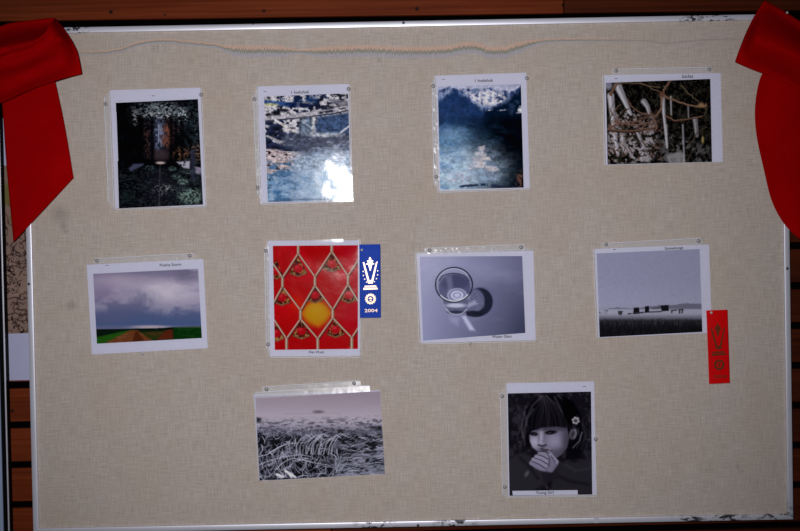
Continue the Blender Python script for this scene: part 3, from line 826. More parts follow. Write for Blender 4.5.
def paint_icicles():
    q = [(605.8, 82.8), (710.3, 78.9), (712, 161.9), (607.6, 164.5)]
    p = Paint(q, 595, 60, 4.614)
    p.fill((14, 13, 13))
    n2 = p.n(9, seed=62)
    rng = np.random.default_rng(64)
    p.mix(sstep(.48, .74, p.n(16, 24, seed=61))*.75, (46, 42, 34)); p.mix(sstep(.56, .74, n2)*.6, (64, 56, 46))
    # dead grass and fine stems in the dark background
    for k in range(150):
        x = rng.uniform(110, 535); y = rng.uniform(95, 480); a = rng.uniform(-1.9, -.4) if rng.random() < .6 else rng.uniform(-.5, 1.2); l = rng.uniform(12, 46)
        p.mix(p.line([(x, y), (x+l*.5*math.cos(a)+rng.uniform(-3, 3), y+l*.5*math.sin(a)), (x+l*math.cos(a), y+l*math.sin(a))], rng.uniform(1.5, 3.5), 1.2, 2)*rng.uniform(.3, .75), [(8, 7, 9), (58, 54, 42), (74, 66, 54), (92, 84, 76), (60, 38, 30)][rng.integers(0, 5)])
    # ice behind the twigs
    ice = sstep(.44, .58, p.n(24, 22, seed=63)*.6+n2*.4)
    p.mix(p.poly([(80, 250), (170, 225), (285, 270), (290, 420), (250, 480), (60, 480), (56, 330)], 16)*ice*.9, (138, 128, 146))
    p.mix(p.poly([(300, 330), (420, 360), (525, 400), (530, 480), (300, 480)], 18)*ice*.7, (92, 90, 102))
    p.mix(p.poly([(330, 440), (400, 420), (420, 475), (340, 480)], 8)*.7, (130, 128, 142))
    p.mix(p.ell(62, 118, 18, 20, .6)*.85, (126, 120, 152)); p.mix(p.ell(64, 112, 9, 9, .6)*.6, (92, 92, 150))  # top left corner: pale sleeve glare painted into the print
    icl = ([(72, 165), (86, 300), (106, 440)], 30, 9, .95), ([(105, 120), (135, 185), (165, 250)], 34, 12, .9), ([(225, 192), (242, 215), (255, 258)], 26, 12, .75), ([(312, 165), (318, 250), (333, 405)], 17, 6, .95), ([(350, 170), (352, 252)], 7, 3, .8), \
          ([(405, 300), (412, 470)], 6, 5, .65), ([(462, 275), (470, 350)], 22, 14, .6), ([(430, 215), (432, 265)], 5, 3, .6), ([(125, 340), (140, 430)], 26, 12, .7), ([(195, 330), (225, 400)], 18, 8, .7), ([(225, 380), (215, 460)], 14, 8, .6), ([(330, 300), (334, 400)], 6, 3, .6)
    for pts, w, w2, op in icl:
        p.mix(p.line(pts, w, w2, 5)*op, (138, 133, 156)); p.mix(p.line([(x-w*.15, y) for x, y in pts], w*.3, w2*.3, 3)*op*.6, (176, 172, 196)); p.mix(p.line([(x+w*.28, y) for x, y in pts], w*.2, w2*.2, 3)*op*.5, (88, 86, 106))
    # tangle of red brown twigs over the ice
    for k in range(150):
        x = rng.uniform(60, 300); y = rng.uniform(225, 480); a = rng.uniform(-1.3, 1.3); l = rng.uniform(10, 50)
        p.mix(p.line([(x, y), (x+l*.5*math.cos(a), y+l*.5*math.sin(a)+rng.uniform(-6, 6)), (x+l*math.cos(a), y+l*math.sin(a))], rng.uniform(2.5, 5.5), 1.6, 2.5)*rng.uniform(.5, .9), [(72, 40, 34), (96, 58, 46), (40, 26, 24), (110, 78, 66), (18, 16, 18)][rng.integers(0, 5)])
    for pts, w, c in (([(92, 108), (190, 110), (300, 130)], 7, (56, 42, 32)), ([(350, 95), (325, 130), (305, 165)], 9, (96, 56, 44)), ([(312, 155), (345, 178), (400, 198), (450, 212), (515, 210)], 9, (104, 68, 54)), ([(312, 165), (302, 225), (275, 265), (262, 300)], 9, (96, 66, 52)),
                      ([(326, 258), (370, 280), (420, 272), (492, 262)], 8, (86, 48, 40)), ([(60, 320), (130, 330), (210, 326), (282, 310)], 14, (62, 36, 32)), ([(72, 158), (86, 135), (98, 112)], 13, (86, 52, 40)), ([(150, 180), (190, 232), (280, 265)], 7, (74, 42, 36)), ([(58, 322), (110, 292), (215, 284)], 7, (90, 56, 50)), ([(90, 280), (160, 298), (265, 292)], 8, (92, 56, 50)), ([(262, 255), (285, 300), (280, 330)], 8, (84, 52, 44)), ([(190, 95), (260, 130), (310, 150)], 5, (70, 50, 38)), ([(400, 120), (445, 165), (480, 190)], 4, (70, 60, 38)), ([(430, 400), (480, 330), (520, 310)], 4, (40, 34, 30)), ([(420, 475), (450, 420), (480, 400)], 4, (24, 22, 24))):
        pts = [(x+rng.uniform(-3, 3), y+rng.uniform(-3, 3)) for x, y in catmull(pts, 12)]
        p.mix(p.line(pts, w, w*.7, 2.5)*.92, c); p.mix(p.line([(x-1, y-w*.22) for x, y in pts], w*.22, w*.2, 2)*.55, (150, 116, 96))
    p.mix(sstep(.5, .6, n2)*p.ell(235, 290, 50, 40, .7)*.7, (104, 74, 74)); p.mix(p.ell(308, 158, 14, 14, .5)*.8, (98, 54, 44)); p.mix(p.ell(492, 210, 22, 13, .6)*sstep(.35, .5, n2), (132, 94, 66)); p.mix(p.ell(497, 368, 6, 18, .5)*.85, (150, 128, 74))
    return q, p

def paint_storm():
    q = [(93.1, 273.9), (198.1, 268.7), (201.9, 338), (96.9, 343.7)]
    p = Paint(q, 75, 245, 4.4286)
    p.vgrad([105, 150, 200, 250, 300, 350, 372], [(112, 106, 138), (138, 130, 160), (142, 136, 166), (116, 114, 148), (86, 94, 134), (74, 90, 134), (104, 108, 146)])
    n = p.n(90, 40, seed=71, octs=5); n2 = p.n(34, 22, seed=72)
    p.mix(sstep(.42, .68, n)*.6*(1-sstep(260, 320, p.Y)), (176, 168, 192))
    p.mix(p.ell(400, 200, 110, 42, .8)*.65, (194, 188, 208)); p.mix(p.ell(190, 165, 90, 30, .9)*.5, (176, 166, 190))
    p.mix(p.ell(500, 140, 70, 25, .8)*.6, (96, 92, 124)); p.mix(p.ell(400, 125, 70, 14, .8)*.4, (120, 116, 146))
    p.mix(p.ell(130, 210, 60, 40, .8)*.4, (122, 106, 146))
    p.mix(p.ell(290, 245, 75, 38, .7)*(.25+.35*sstep(.35, .7, p.n(14, 44, seed=73))), (98, 98, 134))
    p.mix(p.ell(430, 290, 60, 22, .8)*sstep(.4, .65, n2)*.6, (148, 146, 174))
    p.mix(p.ell(150, 320, 90, 45, .8)*.35, (100, 98, 134))
    p.mix(p.ell(335, 363, 80, 7, .7)*.85, (180, 164, 178))
    # fields
    hz = np.interp(p.X, [70, 240, 380, 430, 575], [373, 371, 368, 364, 360])
    g = sstep(-1.5, 1.5, p.Y-hz)
    p.mix(g, (20, 34, 24))
    gn = p.n(20, 8, seed=75)
    p.mix(g*sstep(430, 440, p.X), (16, 52, 20)); p.mix(g*sstep(430, 440, p.X)*sstep(.5, .7, gn)*.6, (36, 74, 32)); p.mix(g*sstep(430, 440, p.X)*(1-sstep(360, 372, p.Y))*.8, (90, 98, 84))
    p.mix(g*p.poly([(90, 410), (200, 385), (255, 376), (140, 440), (90, 440)], 4), (40, 84, 28))
    p.mix(p.poly([(245, 378), (275, 376), (350, 425), (340, 440), (120, 440), (190, 405)], 4), (104, 62, 40))
    p.mix(p.poly([(245, 378), (275, 376), (350, 425), (120, 440)], 4)*sstep(.5, .66, p.n(20, 6, seed=77))*.6, (128, 88, 64))
    p.mix(p.poly([(268, 380), (282, 385), (312, 432), (250, 436)], 5)*.8, (72, 36, 24))
    p.mix(p.poly([(290, 385), (420, 380), (432, 418), (340, 420)], 6), (46, 56, 26)); p.mix(p.poly([(300, 388), (400, 384), (400, 400), (340, 402)], 6)*sstep(.5, .6, gn)*.8, (90, 52, 36))
    p.mix(p.poly([(400, 378), (432, 372), (436, 416), (360, 422)], 4)*.9, (92, 40, 26))
    p.mix(p.line([(240, 374), (300, 372), (340, 374), (430, 369)], 4)*sstep(.4, .5, gn), (14, 20, 18)); p.mix(p.ell(375, 371, 5, 5), (12, 18, 18))
    return q, p

def paint_net():
    q = [(272.8, 245.8), (357.9, 245.2), (357.9, 348.9), (274.8, 349.9)]
    p = Paint(q, 255, 230, 3.936)
    p.fill((176, 4, 18))
    n = p.n(60, seed=81)
    p.mix(sstep(.45, .75, n)*.5, (206, 20, 50)); p.mix(sstep(250, 420, p.X)*(1-sstep(330, 460, p.Y))*.5, (186, 16, 62))
    p.mix(p.ell(130, 300, 60, 60, .9)*.35, (206, 20, 14))
    # the glowing ball
    p.mix(p.poly([(236, 275), (306, 325), (250, 385), (180, 330)], 10)*p.ell(240, 325, 82, 72, .5), (214, 96, 12))
    p.mix(p.ell(242, 328, 54, 50, .45), (190, 136, 20)); p.mix(p.ell(238, 318, 36, 30, .8)*.5, (202, 160, 40))
    p.mix(p.ell(165, 290, 24, 30, .8)*.5, (210, 70, 14))
    # flower knots under each mesh apex
    for x, y, k in ((170, 150, 1), (303, 132, 1), (106, 264, 1), (235, 254, 1), (370, 254, 1), (183, 396, 1), (317, 390, 1), (84, 160, .8), (86, 405, .8), (378, 470, .5)):
        tri = p.poly([(x, y-44), (x+36*k, y+22), (x, y+34), (x-36*k, y+22)], 3)
        p.mix(tri, (96, 30, 26)); p.mix(tri*sstep(.46, .56, p.n(9, seed=int(x+y))), (52, 22, 22))
        p.mix(tri*sstep(.52, .6, p.n(8, seed=int(x*2+y))), (168, 128, 78))
        p.mix(p.line([(x-30*k, y+20), (x, y+32), (x+30*k, y+20)], 5)*.8, (138, 110, 84))
        p.mix(p.ell(x, y+2, 18, 16, .4), (182, 14, 32)); p.mix(p.ell(x-5, y-5, 8, 6, .5)*.5, (222, 80, 98))
    # the net: two twisted strands between the knots
    N_ = [((170, 30), (170, 92)), ((108, 188), (108, 222)), ((236, 184), (236, 218)), ((302, 40), (302, 84)), ((366, 180), (366, 214)), ((179, 316), (179, 350)), ((306, 314), (306, 346)), ((124, 428), (124, 475)), ((247, 428), (247, 475)), ((381, 424), (381, 475))]
    segs = [((170, 92), (108, 188)), ((170, 92), (236, 184)), ((302, 84), (236, 184)), ((302, 84), (366, 180)), ((108, 222), (179, 316)), ((236, 218), (179, 316)), ((236, 218), (306, 314)), ((366, 214), (306, 314)), ((108, 222), (60, 310)), ((60, 115), (108, 188)),
            ((366, 180), (430, 80)), ((366, 214), (430, 320)), ((179, 350), (124, 428)), ((179, 350), (247, 428)), ((306, 346), (247, 428)), ((306, 346), (381, 424)), ((60, 330), (124, 428)), ((430, 350), (381, 424))]
    for a, b in segs:
        p.mix(p.line([(a[0]+3, a[1]+3), (b[0]+3, b[1]+3)], 7)*.8, (84, 26, 22))
        p.mix(p.line([a, b], 5.5), (172, 150, 140)); p.mix(p.line([(a[0]-1, a[1]-1), (b[0]-1, b[1]-1)], 1.8)*.7, (214, 198, 190))
    for a, b in N_:
        p.mix(p.line([a, b], 11), (146, 120, 108)); p.mix(p.line([(a[0]-1, a[1]), (b[0]-1, b[1])], 4)*.8, (214, 200, 194))
    return q, p

def paint_glass():
    q = [(419.8, 256.7), (522.2, 256), (525.3, 332.9), (423, 340.7)]
    p = Paint(q, 410, 235, 4.615)
    p.fill((112, 112, 144))
    t = np.clip((p.X-60)/470, 0, 1); u = np.clip((p.Y-100)/390, 0, 1)
    for k, (a, b, c, d) in enumerate(((124, 84, 116, 58), (124, 84, 118, 60), (154, 112, 150, 84))):
        p.C[..., k] = (a*(1-t)+b*t)*(1-u)+(c*(1-t)+d*t)*u
    p.mix(p.ell(250, 160, 230, 60, .9)*.3, (130, 130, 164)); p.mix((p.n(120, 60, seed=91)-.5)*.5, (140, 140, 170))
    p.mix(sstep(420, 540, p.X)*sstep(250, 480, p.Y)*.35, (40, 42, 66))
    # cast pattern of the tumbler on the table
    p.mix(p.ell(332, 308, 74, 70, .06)*.85, (86, 87, 118)); p.mix(p.ell(322, 308, 60, 64, .08)*.95, (30, 31, 48))
    p.mix(p.ell(292, 302, 52, 56, .12)*.95, (84, 85, 114)); p.mix(p.poly(catmull([(258, 352), (300, 350), (340, 362), (330, 374), (300, 379), (262, 372)], 24), 4)*.9, (28, 29, 44))
    for k in range(9): p.mix(p.line(catmull([(266, 318+k*2), (300+k*4, 262+k*6), (318+k*3, 300+k*4), (300+k*2, 345)], 16), 2)*.35, [(128, 128, 158), (52, 53, 76)][k % 2])
    p.mix(p.poly([(254, 322), (300, 300), (312, 318), (262, 338)], 8)*.6, (150, 151, 180))
    p.mix(p.poly([(238, 375), (256, 372), (300, 440), (276, 440)], 8)*.7, (170, 172, 206)); p.mix(p.poly([(180, 375), (230, 380), (220, 420), (190, 400)], 14)*.35, (150, 150, 186))
    # the glass itself
    p.mix(p.poly(catmull([(120, 235), (140, 290), (160, 335), (185, 362), (213, 369), (242, 364), (262, 345), (275, 295), (288, 230)], 40), 4)*.75, (120, 121, 150))
    p.mix(p.poly(catmull([(150, 300), (164, 335), (188, 362), (213, 368), (240, 363), (262, 342), (272, 296)], 30), 5)*.7, (66, 67, 92)); p.mix(p.ell(212, 325, 46, 10, .5)*.8, (164, 165, 192))
    p.mix(p.ell(213, 356, 40, 8, .4)*.7, (34, 35, 52)); p.mix(p.line(catmull([(166, 338), (186, 360), (213, 367), (240, 362), (262, 342)], 20), 3.5)*.8, (150, 150, 176))
    p.mix(p.ell(203, 232, 84, 80, .05), (116, 118, 148))
    p.mix(p.ell(206, 245, 74, 64, .08), (72, 74, 104)); p.mix(p.ell(206, 215, 70, 34, .4)*.6, (50, 52, 80))
    p.mix(p.poly([(165, 195), (190, 185), (200, 240), (180, 270)], 10)*.4, (124, 126, 156))
    for r_, c in ((46, (150, 152, 182)), (38, (84, 86, 116)), (30, (170, 172, 200)), (20, (104, 106, 136)), (12, (160, 162, 190))):
        p.mix(p.ell(217, 278, r_, r_*.72, .10)*.7, c)
    a = np.linspace(0, 2*math.pi, 50)
    p.mix(p.line([(203+85*math.cos(k), 230+80*math.sin(k)) for k in a], 6), (36, 38, 60))
    p.mix(p.line([(203+80*math.cos(k), 230+75*math.sin(k)) for k in a[5:20]], 4)*.8, (190, 192, 214)); p.mix(p.line([(203+80*math.cos(k), 230+75*math.sin(k)) for k in a[26:45]], 2)*.6, (176, 178, 204))
    p.mix(p.line(catmull([(134, 212), (150, 190), (182, 179), (215, 178), (250, 188), (272, 212)], 24), 4)*.8, (34, 36, 56))
    return q, p

def paint_stones():
    q = [(596.7, 253.4), (699.7, 249), (702.4, 331.9), (599.6, 337.2)]
    p = Paint(q, 585, 235, 3.425)
    p.vgrad([48, 150, 235, 250, 265, 285, 300, 345], [(112, 112, 138), (114, 114, 140), (120, 120, 146), (118, 118, 142), (120, 120, 142), (84, 84, 100), (34, 34, 40), (24, 24, 28)])
    p.mix((p.n(2.2, seed=101, octs=2)-.5)*.35*(1-sstep(270, 290, p.Y)), (150, 150, 176)); p.mix(sstep(.55, .7, p.n(3, seed=105))*.2*(1-sstep(250, 260, p.Y)), (90, 90, 112))
    # far wooded hills
    hl = np.interp(p.X, [40, 110, 165, 210, 260, 300, 345, 405], [256, 248, 252, 246, 240, 240, 233, 236])+(p.n(7, seed=102)-.5)*5
    hill = sstep(-1, 1.5, p.Y-hl)*(1-sstep(250, 258, p.Y))
    p.mix(hill*.75, (74, 74, 90)); p.mix(sstep(251, 258, p.Y)*(1-sstep(268, 282, p.Y))*.6, (126, 126, 146))
    p.mix(p.poly([(45, 256), (78, 256), (78, 268), (45, 268)], 2)*sstep(.45, .6, p.n(6, 4, seed=103))*.9, (66, 66, 78))
    for pts in ([(168, 251), (186, 250), (188, 268), (166, 270)], [(206, 246), (219, 245), (220, 264), (205, 266)], [(258, 243), (285, 242), (286, 259), (262, 260)]): p.mix(p.poly([(x+(x-226)*.02, y-2 if y < 256 else y+1) for x, y in pts], 1.5), (24, 23, 30))
    for pts in ([(112, 262), (129, 262), (126, 274), (116, 274)],): p.mix(p.poly(pts, 1.2)*.9, (42, 42, 50))
    for a, b, w in (((166, 269), (200, 265), 5), ((218, 264), (262, 262), 4), ((296, 259), (314, 257), 4), ((298, 258), (297, 266), 4), ((322, 256), (336, 255), 4), ((324, 256), (324, 267), 5), ((334, 255), (333, 266), 5), ((148, 270), (158, 269), 4), ((116, 262), (128, 262), 4), ((232, 252), (262, 248), 2.5)):
        p.mix(p.line([a, b], w)*.9, (46, 46, 56))
    gr = sstep(284, 296, p.Y+(p.n(4, 12, seed=104)-.5)*10)
    p.mix(gr*.85, (32, 32, 38)); p.mix(gr*sstep(.5, .7, p.n(3, 16, seed=106))*.6, (66, 66, 76))
    p.mix(sstep(290, 325, p.Y)*.65, (16, 16, 19))
    return q, p

def paint_frost():
    q = [(255.2, 396.6), (380.1, 391.3), (385, 473.7), (259.7, 480.7)]
    p = Paint(q, 245, 375, 4.427)
    p.vgrad([80, 130, 180, 215, 250, 470], [(116, 106, 126), (124, 114, 134), (134, 126, 146), (128, 122, 144), (84, 84, 106), (44, 46, 58)])
    n = p.n(14, 9, seed=111)
    p.mix((p.n(120, 40, seed=112)-.4)*.3, (146, 134, 150))
    p.mix(p.ell(325, 163, 24, 7, .5)*.8, (84, 74, 92)); p.mix(p.line([(170, 172), (300, 170), (420, 168)], 3)*.3, (104, 96, 116))
    # frosted field, finer towards the horizon
    p.mix(sstep(185, 230, p.Y+p.X*.03)*sstep(.50, .60, p.n(16, 6, seed=113))*.8, (62, 58, 74))
    p.mix(p.poly([(330, 235), (450, 240), (450, 256), (350, 262)], 6)*sstep(.45, .55, n), (42, 36, 44))
    dark = sstep(240, 290, p.Y)*sstep(.40, .54, p.n(46, 26, seed=114))
    p.mix(dark*.85, (20, 22, 28))
    for pts in ([(50, 188), (72, 192), (68, 206), (50, 212)], [(52, 250), (90, 262), (100, 300), (70, 330), (52, 320)], [(120, 290), (170, 300), (190, 330), (130, 340)], [(240, 300), (330, 290), (390, 300), (400, 350), (330, 380), (250, 350)], [(70, 380), (140, 365), (250, 370), (240, 400), (180, 430), (110, 410), (70, 440)], [(250, 370), (350, 385), (380, 420), (300, 430), (240, 410)], [(480, 265), (560, 270), (560, 290), (500, 296)], [(560, 230), (600, 225), (606, 245), (575, 245)]):
        p.mix(p.poly(pts, 8)*.85, (18, 20, 26))
    rng = np.random.default_rng(115)
    lc = [(150, 148, 176), (124, 124, 150), (104, 106, 130)]
    for k in range(620):
        y = 205+(rng.random()**.8)*265; x = rng.uniform(40, 625)
        s = (y-180)/290
        a = rng.uniform(-2.6, .2) if x < 420 else rng.uniform(-.7, .5)
        l = (14+50*s)*rng.uniform(.5, 1.2); bend = rng.uniform(-.6, .6)
        pts = [(x, y)]
        for j in range(4):
            aa = a+bend*j*.5; pts.append((pts[-1][0]+l*.25*math.cos(aa), pts[-1][1]+l*.25*math.sin(aa)))
        p.mix(p.line(pts, 1.6+3.2*s*rng.random(), 1.2, 1.2)*rng.uniform(.4, .9), lc[rng.integers(0, 3)])
    # the arching clump in the middle
    for k in range(13):
        x0 = 232+k*13+rng.uniform(-5, 5); top = 258+rng.uniform(0, 26)
        pts = [(x0-8+rng.uniform(-6, 6), 350), (x0-2, 310), (x0+18, top+16), (x0+45, top), (x0+66, top+14)]
        p.mix(p.line(pts, 4.0, 2.0, 2.0)*rng.uniform(.45, .85), (148, 146, 172))
    for pts in ([(60, 400), (130, 372), (210, 355), (290, 362)], [(140, 420), (200, 370), (300, 385), (380, 400)], [(100, 345), (170, 310), (230, 300)], [(60, 360), (100, 350), (200, 290)], [(80, 330), (74, 310)], [(150, 440), (185, 455)], [(205, 430), (228, 455)], [(130, 435), (160, 460)]):
        p.mix(p.line([(a+rng.uniform(-3, 3), b+rng.uniform(-3, 3)) for a, b in catmull(pts, 9)], 3.6, 2.4, 2.0)*.75, (150, 150, 178))
    for a, b in (((142, 440), (168, 452)), ((180, 425), (222, 452)), ((196, 436), (205, 452))): p.mix(p.line([a, b], 10, 7, 2), (170, 172, 204))
    p.mix(p.poly([(400, 360), (620, 330), (620, 440), (400, 452)], 18)*sstep(.42, .6, p.n(18, 5, seed=117))*.6, (112, 114, 138))
    p.mix(p.line([(400, 445), (500, 436), (620, 430)], 8, 8, 4)*.5, (120, 122, 150))
    return q, p

def paint_portrait():
    q = [(507.7, 393.4), (591, 391.6), (592.3, 494.5), (509.5, 495.8)]
    p = Paint(q, 520, 400, 6.64)
    p.fill((26, 24, 32))
    n = p.n(34, 44, seed=121)
    p.mix(sstep(.48, .72, n)*.8, (50, 47, 58)); p.mix(sstep(.6, .8, p.n(20, seed=122))*.5, (66, 62, 74))
    rng = np.random.default_rng(123)
    # hair mass and its locks
    p.mix(p.poly([(40, 300), (20, 180), (40, 60), (110, -20), (240, -40), (350, 10), (420, 120), (430, 260), (400, 380), (300, 400), (320, 260), (310, 180), (60, 210), (70, 330)], 12), (17, 16, 22))
    for k in range(46):
        x = rng.uniform(60, 340); s = (x-190)/150
        pts = [(150+s*30, -30), (180+s*75, 30), (190+s*120, 110), (x*.95+10, 185)]
        pts = [(a+rng.uniform(-10, 10), b) for a, b in pts]
        p.mix(p.line(pts, 3, 2, 4)*rng.uniform(.06, .30), (76, 72, 86))
    for k in range(16):
        x = rng.uniform(-10, 60) if k % 2 else rng.uniform(330, 430); y = rng.uniform(20, 200)
        p.mix(p.line(catmull([(x, y), (x+rng.uniform(-18, 18), y+40), (x+rng.uniform(-22, 22), y+85), (x+rng.uniform(-20, 20), y+130)], 14), 5, 3, 6)*rng.uniform(.15, .4), (88, 84, 98))
    for pts in ([(230, -20), (270, 60), (300, 130)], [(90, 60), (50, 120), (30, 220), (30, 300)], [(140, -20), (80, 40), (45, 120)], [(250, -30), (330, 30), (380, 110)], [(30, 80), (10, 160), (20, 250)]):
        p.mix(p.line(pts, 9, 4, 8)*.45, (92, 88, 102))
    p.mix(p.poly([(280, -20), (350, 10), (390, 90), (340, 170), (290, 120)], 16)*.9, (8, 8, 11))
    # clothing
    p.mix(p.poly([(230, 480), (260, 410), (330, 420), (470, 385), (520, 380), (520, 640), (200, 640)], 12), (44, 42, 51))
    p.mix(p.line([(300, 430), (370, 470), (470, 450)], 12, 8, 14)*.4, (66, 63, 74)); p.mix(p.line([(250, 500), (330, 540), (450, 560)], 16, 16, 14)*.5, (24, 23, 29))
    p.mix(p.poly([(-80, 400), (0, 350), (70, 370), (90, 440), (150, 480), (160, 560), (0, 640), (-90, 640)], 14), (46, 44, 53)); p.mix(p.line([(0, 385), (60, 440), (120, 520)], 14, 14, 14)*.5, (24, 23, 29))
    p.mix(p.ell(45, 490, 12, 22, .6, 30)*.6, (104, 100, 114))
    # face
    face = p.poly([(62, 235), (80, 205), (150, 185), (240, 178), (312, 188), (326, 250), (312, 315), (275, 362), (235, 390), (190, 372), (120, 345), (84, 315), (66, 275)], 7)
    p.mix(face, (94, 90, 112))
    p.mix(face*p.ell(95, 280, 36, 44, .8)*.9, (158, 153, 182)); p.mix(face*p.ell(226, 274, 60, 56, .9)*.8, (142, 137, 167)); p.mix(face*p.ell(135, 245, 17, 50, .8, 8)*.85, (160, 155, 184))
    p.mix(face*p.ell(318, 280, 36, 100, .8)*.65, (58, 55, 70)); p.mix(face*p.ell(265, 355, 60, 34, .8)*.5, (64, 61, 77)); p.mix(face*p.ell(200, 190, 130, 15, .8)*.6, (52, 49, 62))
    # eyes, nose, mouth
    p.mix(p.ell(205, 216, 37, 13, .5, -6)*.95, (22, 20, 28)); p.mix(p.line([(170, 214), (200, 204), (240, 210)], 4, 3, 3)*.8, (14, 13, 18)); p.mix(p.line([(182, 234), (210, 236), (240, 226)], 4, 3, 4)*.45, (124, 120, 146)); p.mix(p.ell(198, 217, 4, 3, .5)*.6, (140, 136, 160))
    p.mix(p.ell(92, 226, 27, 12, .5, 8)*.95, (24, 22, 30)); p.mix(p.line([(66, 222), (92, 214), (116, 222)], 4, 3, 3)*.7, (16, 15, 20)); p.mix(p.ell(95, 227, 3, 3, .5)*.5, (136, 132, 156))
    p.mix(p.ell(126, 250, 8, 34, .7, 6)*.5, (84, 80, 100)); p.mix(p.line([(122, 298), (146, 306), (174, 298)], 9, 7, 5)*.85, (44, 41, 54)); p.mix(p.ell(146, 287, 14, 10, .7)*.6, (150, 146, 174))
    p.mix(p.poly([(130, 322), (165, 316), (205, 334), (190, 348), (150, 344)], 5)*.8, (66, 57, 74)); p.mix(p.line([(160, 322), (185, 318), (206, 332)], 4, 3, 4)*.6, (150, 146, 170)); p.mix(p.line([(196, 340), (214, 334)], 5, 4, 4)*.7, (34, 32, 42))
    # ear and hair slide
    p.mix(p.ell(352, 226, 24, 36, .3, 12), (92, 88, 106)); p.mix(p.ell(350, 228, 12, 24, .5, 12)*.8, (48, 45, 56)); p.mix(p.line([(366, 196), (376, 222), (360, 256)], 6, 5, 4)*.7, (118, 114, 134))
    p.mix(p.line([(412, 215), (395, 270), (350, 318)], 7, 4, 4)*.8, (98, 94, 112)); p.mix(p.line([(420, 160), (430, 240), (405, 330)], 6, 5, 8)*.5, (56, 53, 64))
    for k in range(6):
        a = k*math.pi/3+.3; p.mix(p.ell(370+17*math.cos(a), 136+17*math.sin(a), 10, 9, .5)*.85, (168, 164, 180))
    p.mix(p.ell(370, 137, 12, 11, .3), (44, 42, 52)); p.mix(p.ell(372, 133, 5, 4, .5)*.7, (150, 148, 160))
    # folded hands: back of hand and each finger, with dark gaps
    p.mix(p.poly([(62, 415), (95, 378), (130, 345), (190, 342), (252, 402), (252, 432), (215, 485), (160, 480), (100, 455)], 7), (104, 100, 124))
    for pts, w, c in (([(76, 420), (120, 440), (158, 468)], 27, (122, 118, 146)), ([(88, 396), (132, 412), (172, 438)], 25, (134, 130, 158)), ([(108, 376), (150, 388), (182, 408)], 23, (138, 134, 162)), ([(128, 352), (160, 360), (190, 380)], 20, (130, 126, 152)), ([(192, 350), (222, 385), (246, 412)], 25, (132, 128, 156)), ([(200, 395), (216, 430), (196, 470)], 28, (112, 108, 134))):
        p.mix(p.line(pts, w, w*.85, 5)*.9, c)
    for pts in ([(82, 408), (126, 427), (166, 452)], [(100, 386), (142, 400), (178, 424)], [(120, 364), (154, 374), (186, 394)], [(180, 352), (196, 384), (192, 440)], [(206, 372), (234, 412)], [(120, 345), (160, 340), (196, 350)]):
        p.mix(p.line(pts, 4, 4, 3)*.75, (40, 38, 49))
    p.mix(p.poly([(140, 470), (215, 482), (250, 440), (262, 520), (160, 560)], 10)*.85, (38, 36, 44))
    return q, p

LS = 'thumbtacks holding the photo sleeves'
prints = []
def T(x, y, lab, kind='tack'): return (x, y, lab, LS, kind)

q, p = paint_forest()
photo('sleeved photo of a dark forest avenue, upper left of the board beside the bow',
      [(110.2, 90.2), (200.4, 87.6), (205.5, 205.9), (115.3, 208.4)], q, p,
      [([(104.2, 96.5), (110.0, 92.5), (114.6, 209.5), (108.2, 201.5)], [(106.2, 153, 1.2), (107.8, 196, 1.2)])], 'lrb',
      [T(105.6, 104, 'thumbtack on the left punched strip of the forest avenue photo'), T(201.2, 94.7, 'thumbtack at the top right corner of the forest avenue photo')],
      mark=(153.4, 95.8, 3), seed=1, k=1.05, sat=.6, strips=[((104.2, 96.5), (108.4, 202), .5)], slip=[(112.2, 112), (116.4, 111.8), (118.2, 161), (114.2, 161.2)])
q, p = paint_creek()
photo('sleeved photo of a snowy blue creek with a log, second in the top row',
      [(257.7, 86.4), (348.7, 83.9), (351.8, 200.1), (261.5, 203.4)], q, p,
      [([(253.0, 95), (258.2, 88), (261.8, 204.5), (257.6, 194)], [(255.6, 143.5, 1.4)])], 'lrb',
      [T(254.4, 99.2, 'thumbtack on the left strip of the snowy creek photo, upper one'), T(348.5, 89, 'thumbtack at the top right corner of the snowy creek photo'), T(257.7, 187.6, 'thumbtack on the left strip of the snowy creek photo, lower one')],
      caption=('1 Inukshuk', 299.7, 92.2, 18), mark=(265, 91.6, 3), seed=2, k=1.12, sat=.85, amp=.0003, strips=[((253.0, 95), (257.8, 195), .8), ((258, 190), (261.5, 205), .5)],
      warp=lambda s, t, X, Y: 0.0054*np.exp(-((s-.58)/.62)**2-((t-.48)/.44)**2))
q, p = paint_mountain()
photo('sleeved photo of snowy peaks above a misty stone cairn, third in the top row',
      [(435.3, 75.7), (526.3, 72.6), (529.8, 188.3), (439.0, 191.4)], q, p,
      [([(431.8, 82), (436.6, 76.5), (439.8, 192), (433.6, 184.5)], [(434.0, 133.7, 1.3)])], 'lb',
      [T(433.2, 86.1, 'thumbtack on the left strip of the mountain photo, upper one'), T(526.8, 78.2, 'thumbtack at the top right corner of the mountain photo'), T(436.3, 176.9, 'thumbtack on the left strip of the mountain photo, lower one')],
      caption=('1 Inukshuk', 483.6, 80.6, 18), mark=(443.5, 79.3, 3), seed=3, k=1.15, amp=.0003, strips=[((431.8, 82), (433.8, 185), .7)],
      warp=lambda s, t, X, Y: 0.0038*np.exp(-((s-.55)/.30)**2-((t-.58)/.30)**2))
q, p = paint_icicles()
photo('sleeved photo of icicles on brown twigs, at the right end of the top row',
      [(604.1, 75.2), (720.7, 73.0), (722.9, 161.9), (605.8, 165.1)], q, p,
      [([(611.5, 69.2), (712.5, 67.0), (713, 73.2), (611.8, 75.0)], [(667.6, 70.6, 1.1)])], 'l',
      [T(616, 70.6, 'thumbtack on the top strip of the icicle photo, left one'), T(709.2, 69.2, 'thumbtack on the top strip of the icicle photo, right one')],
      caption=('Icicles', 687.5, 76.4, 11), mark=(616, 78.6, 3), seed=4, k=1.3, sat=.62, strips=[((611.5, 69.2), (712.5, 67.0), .3)])
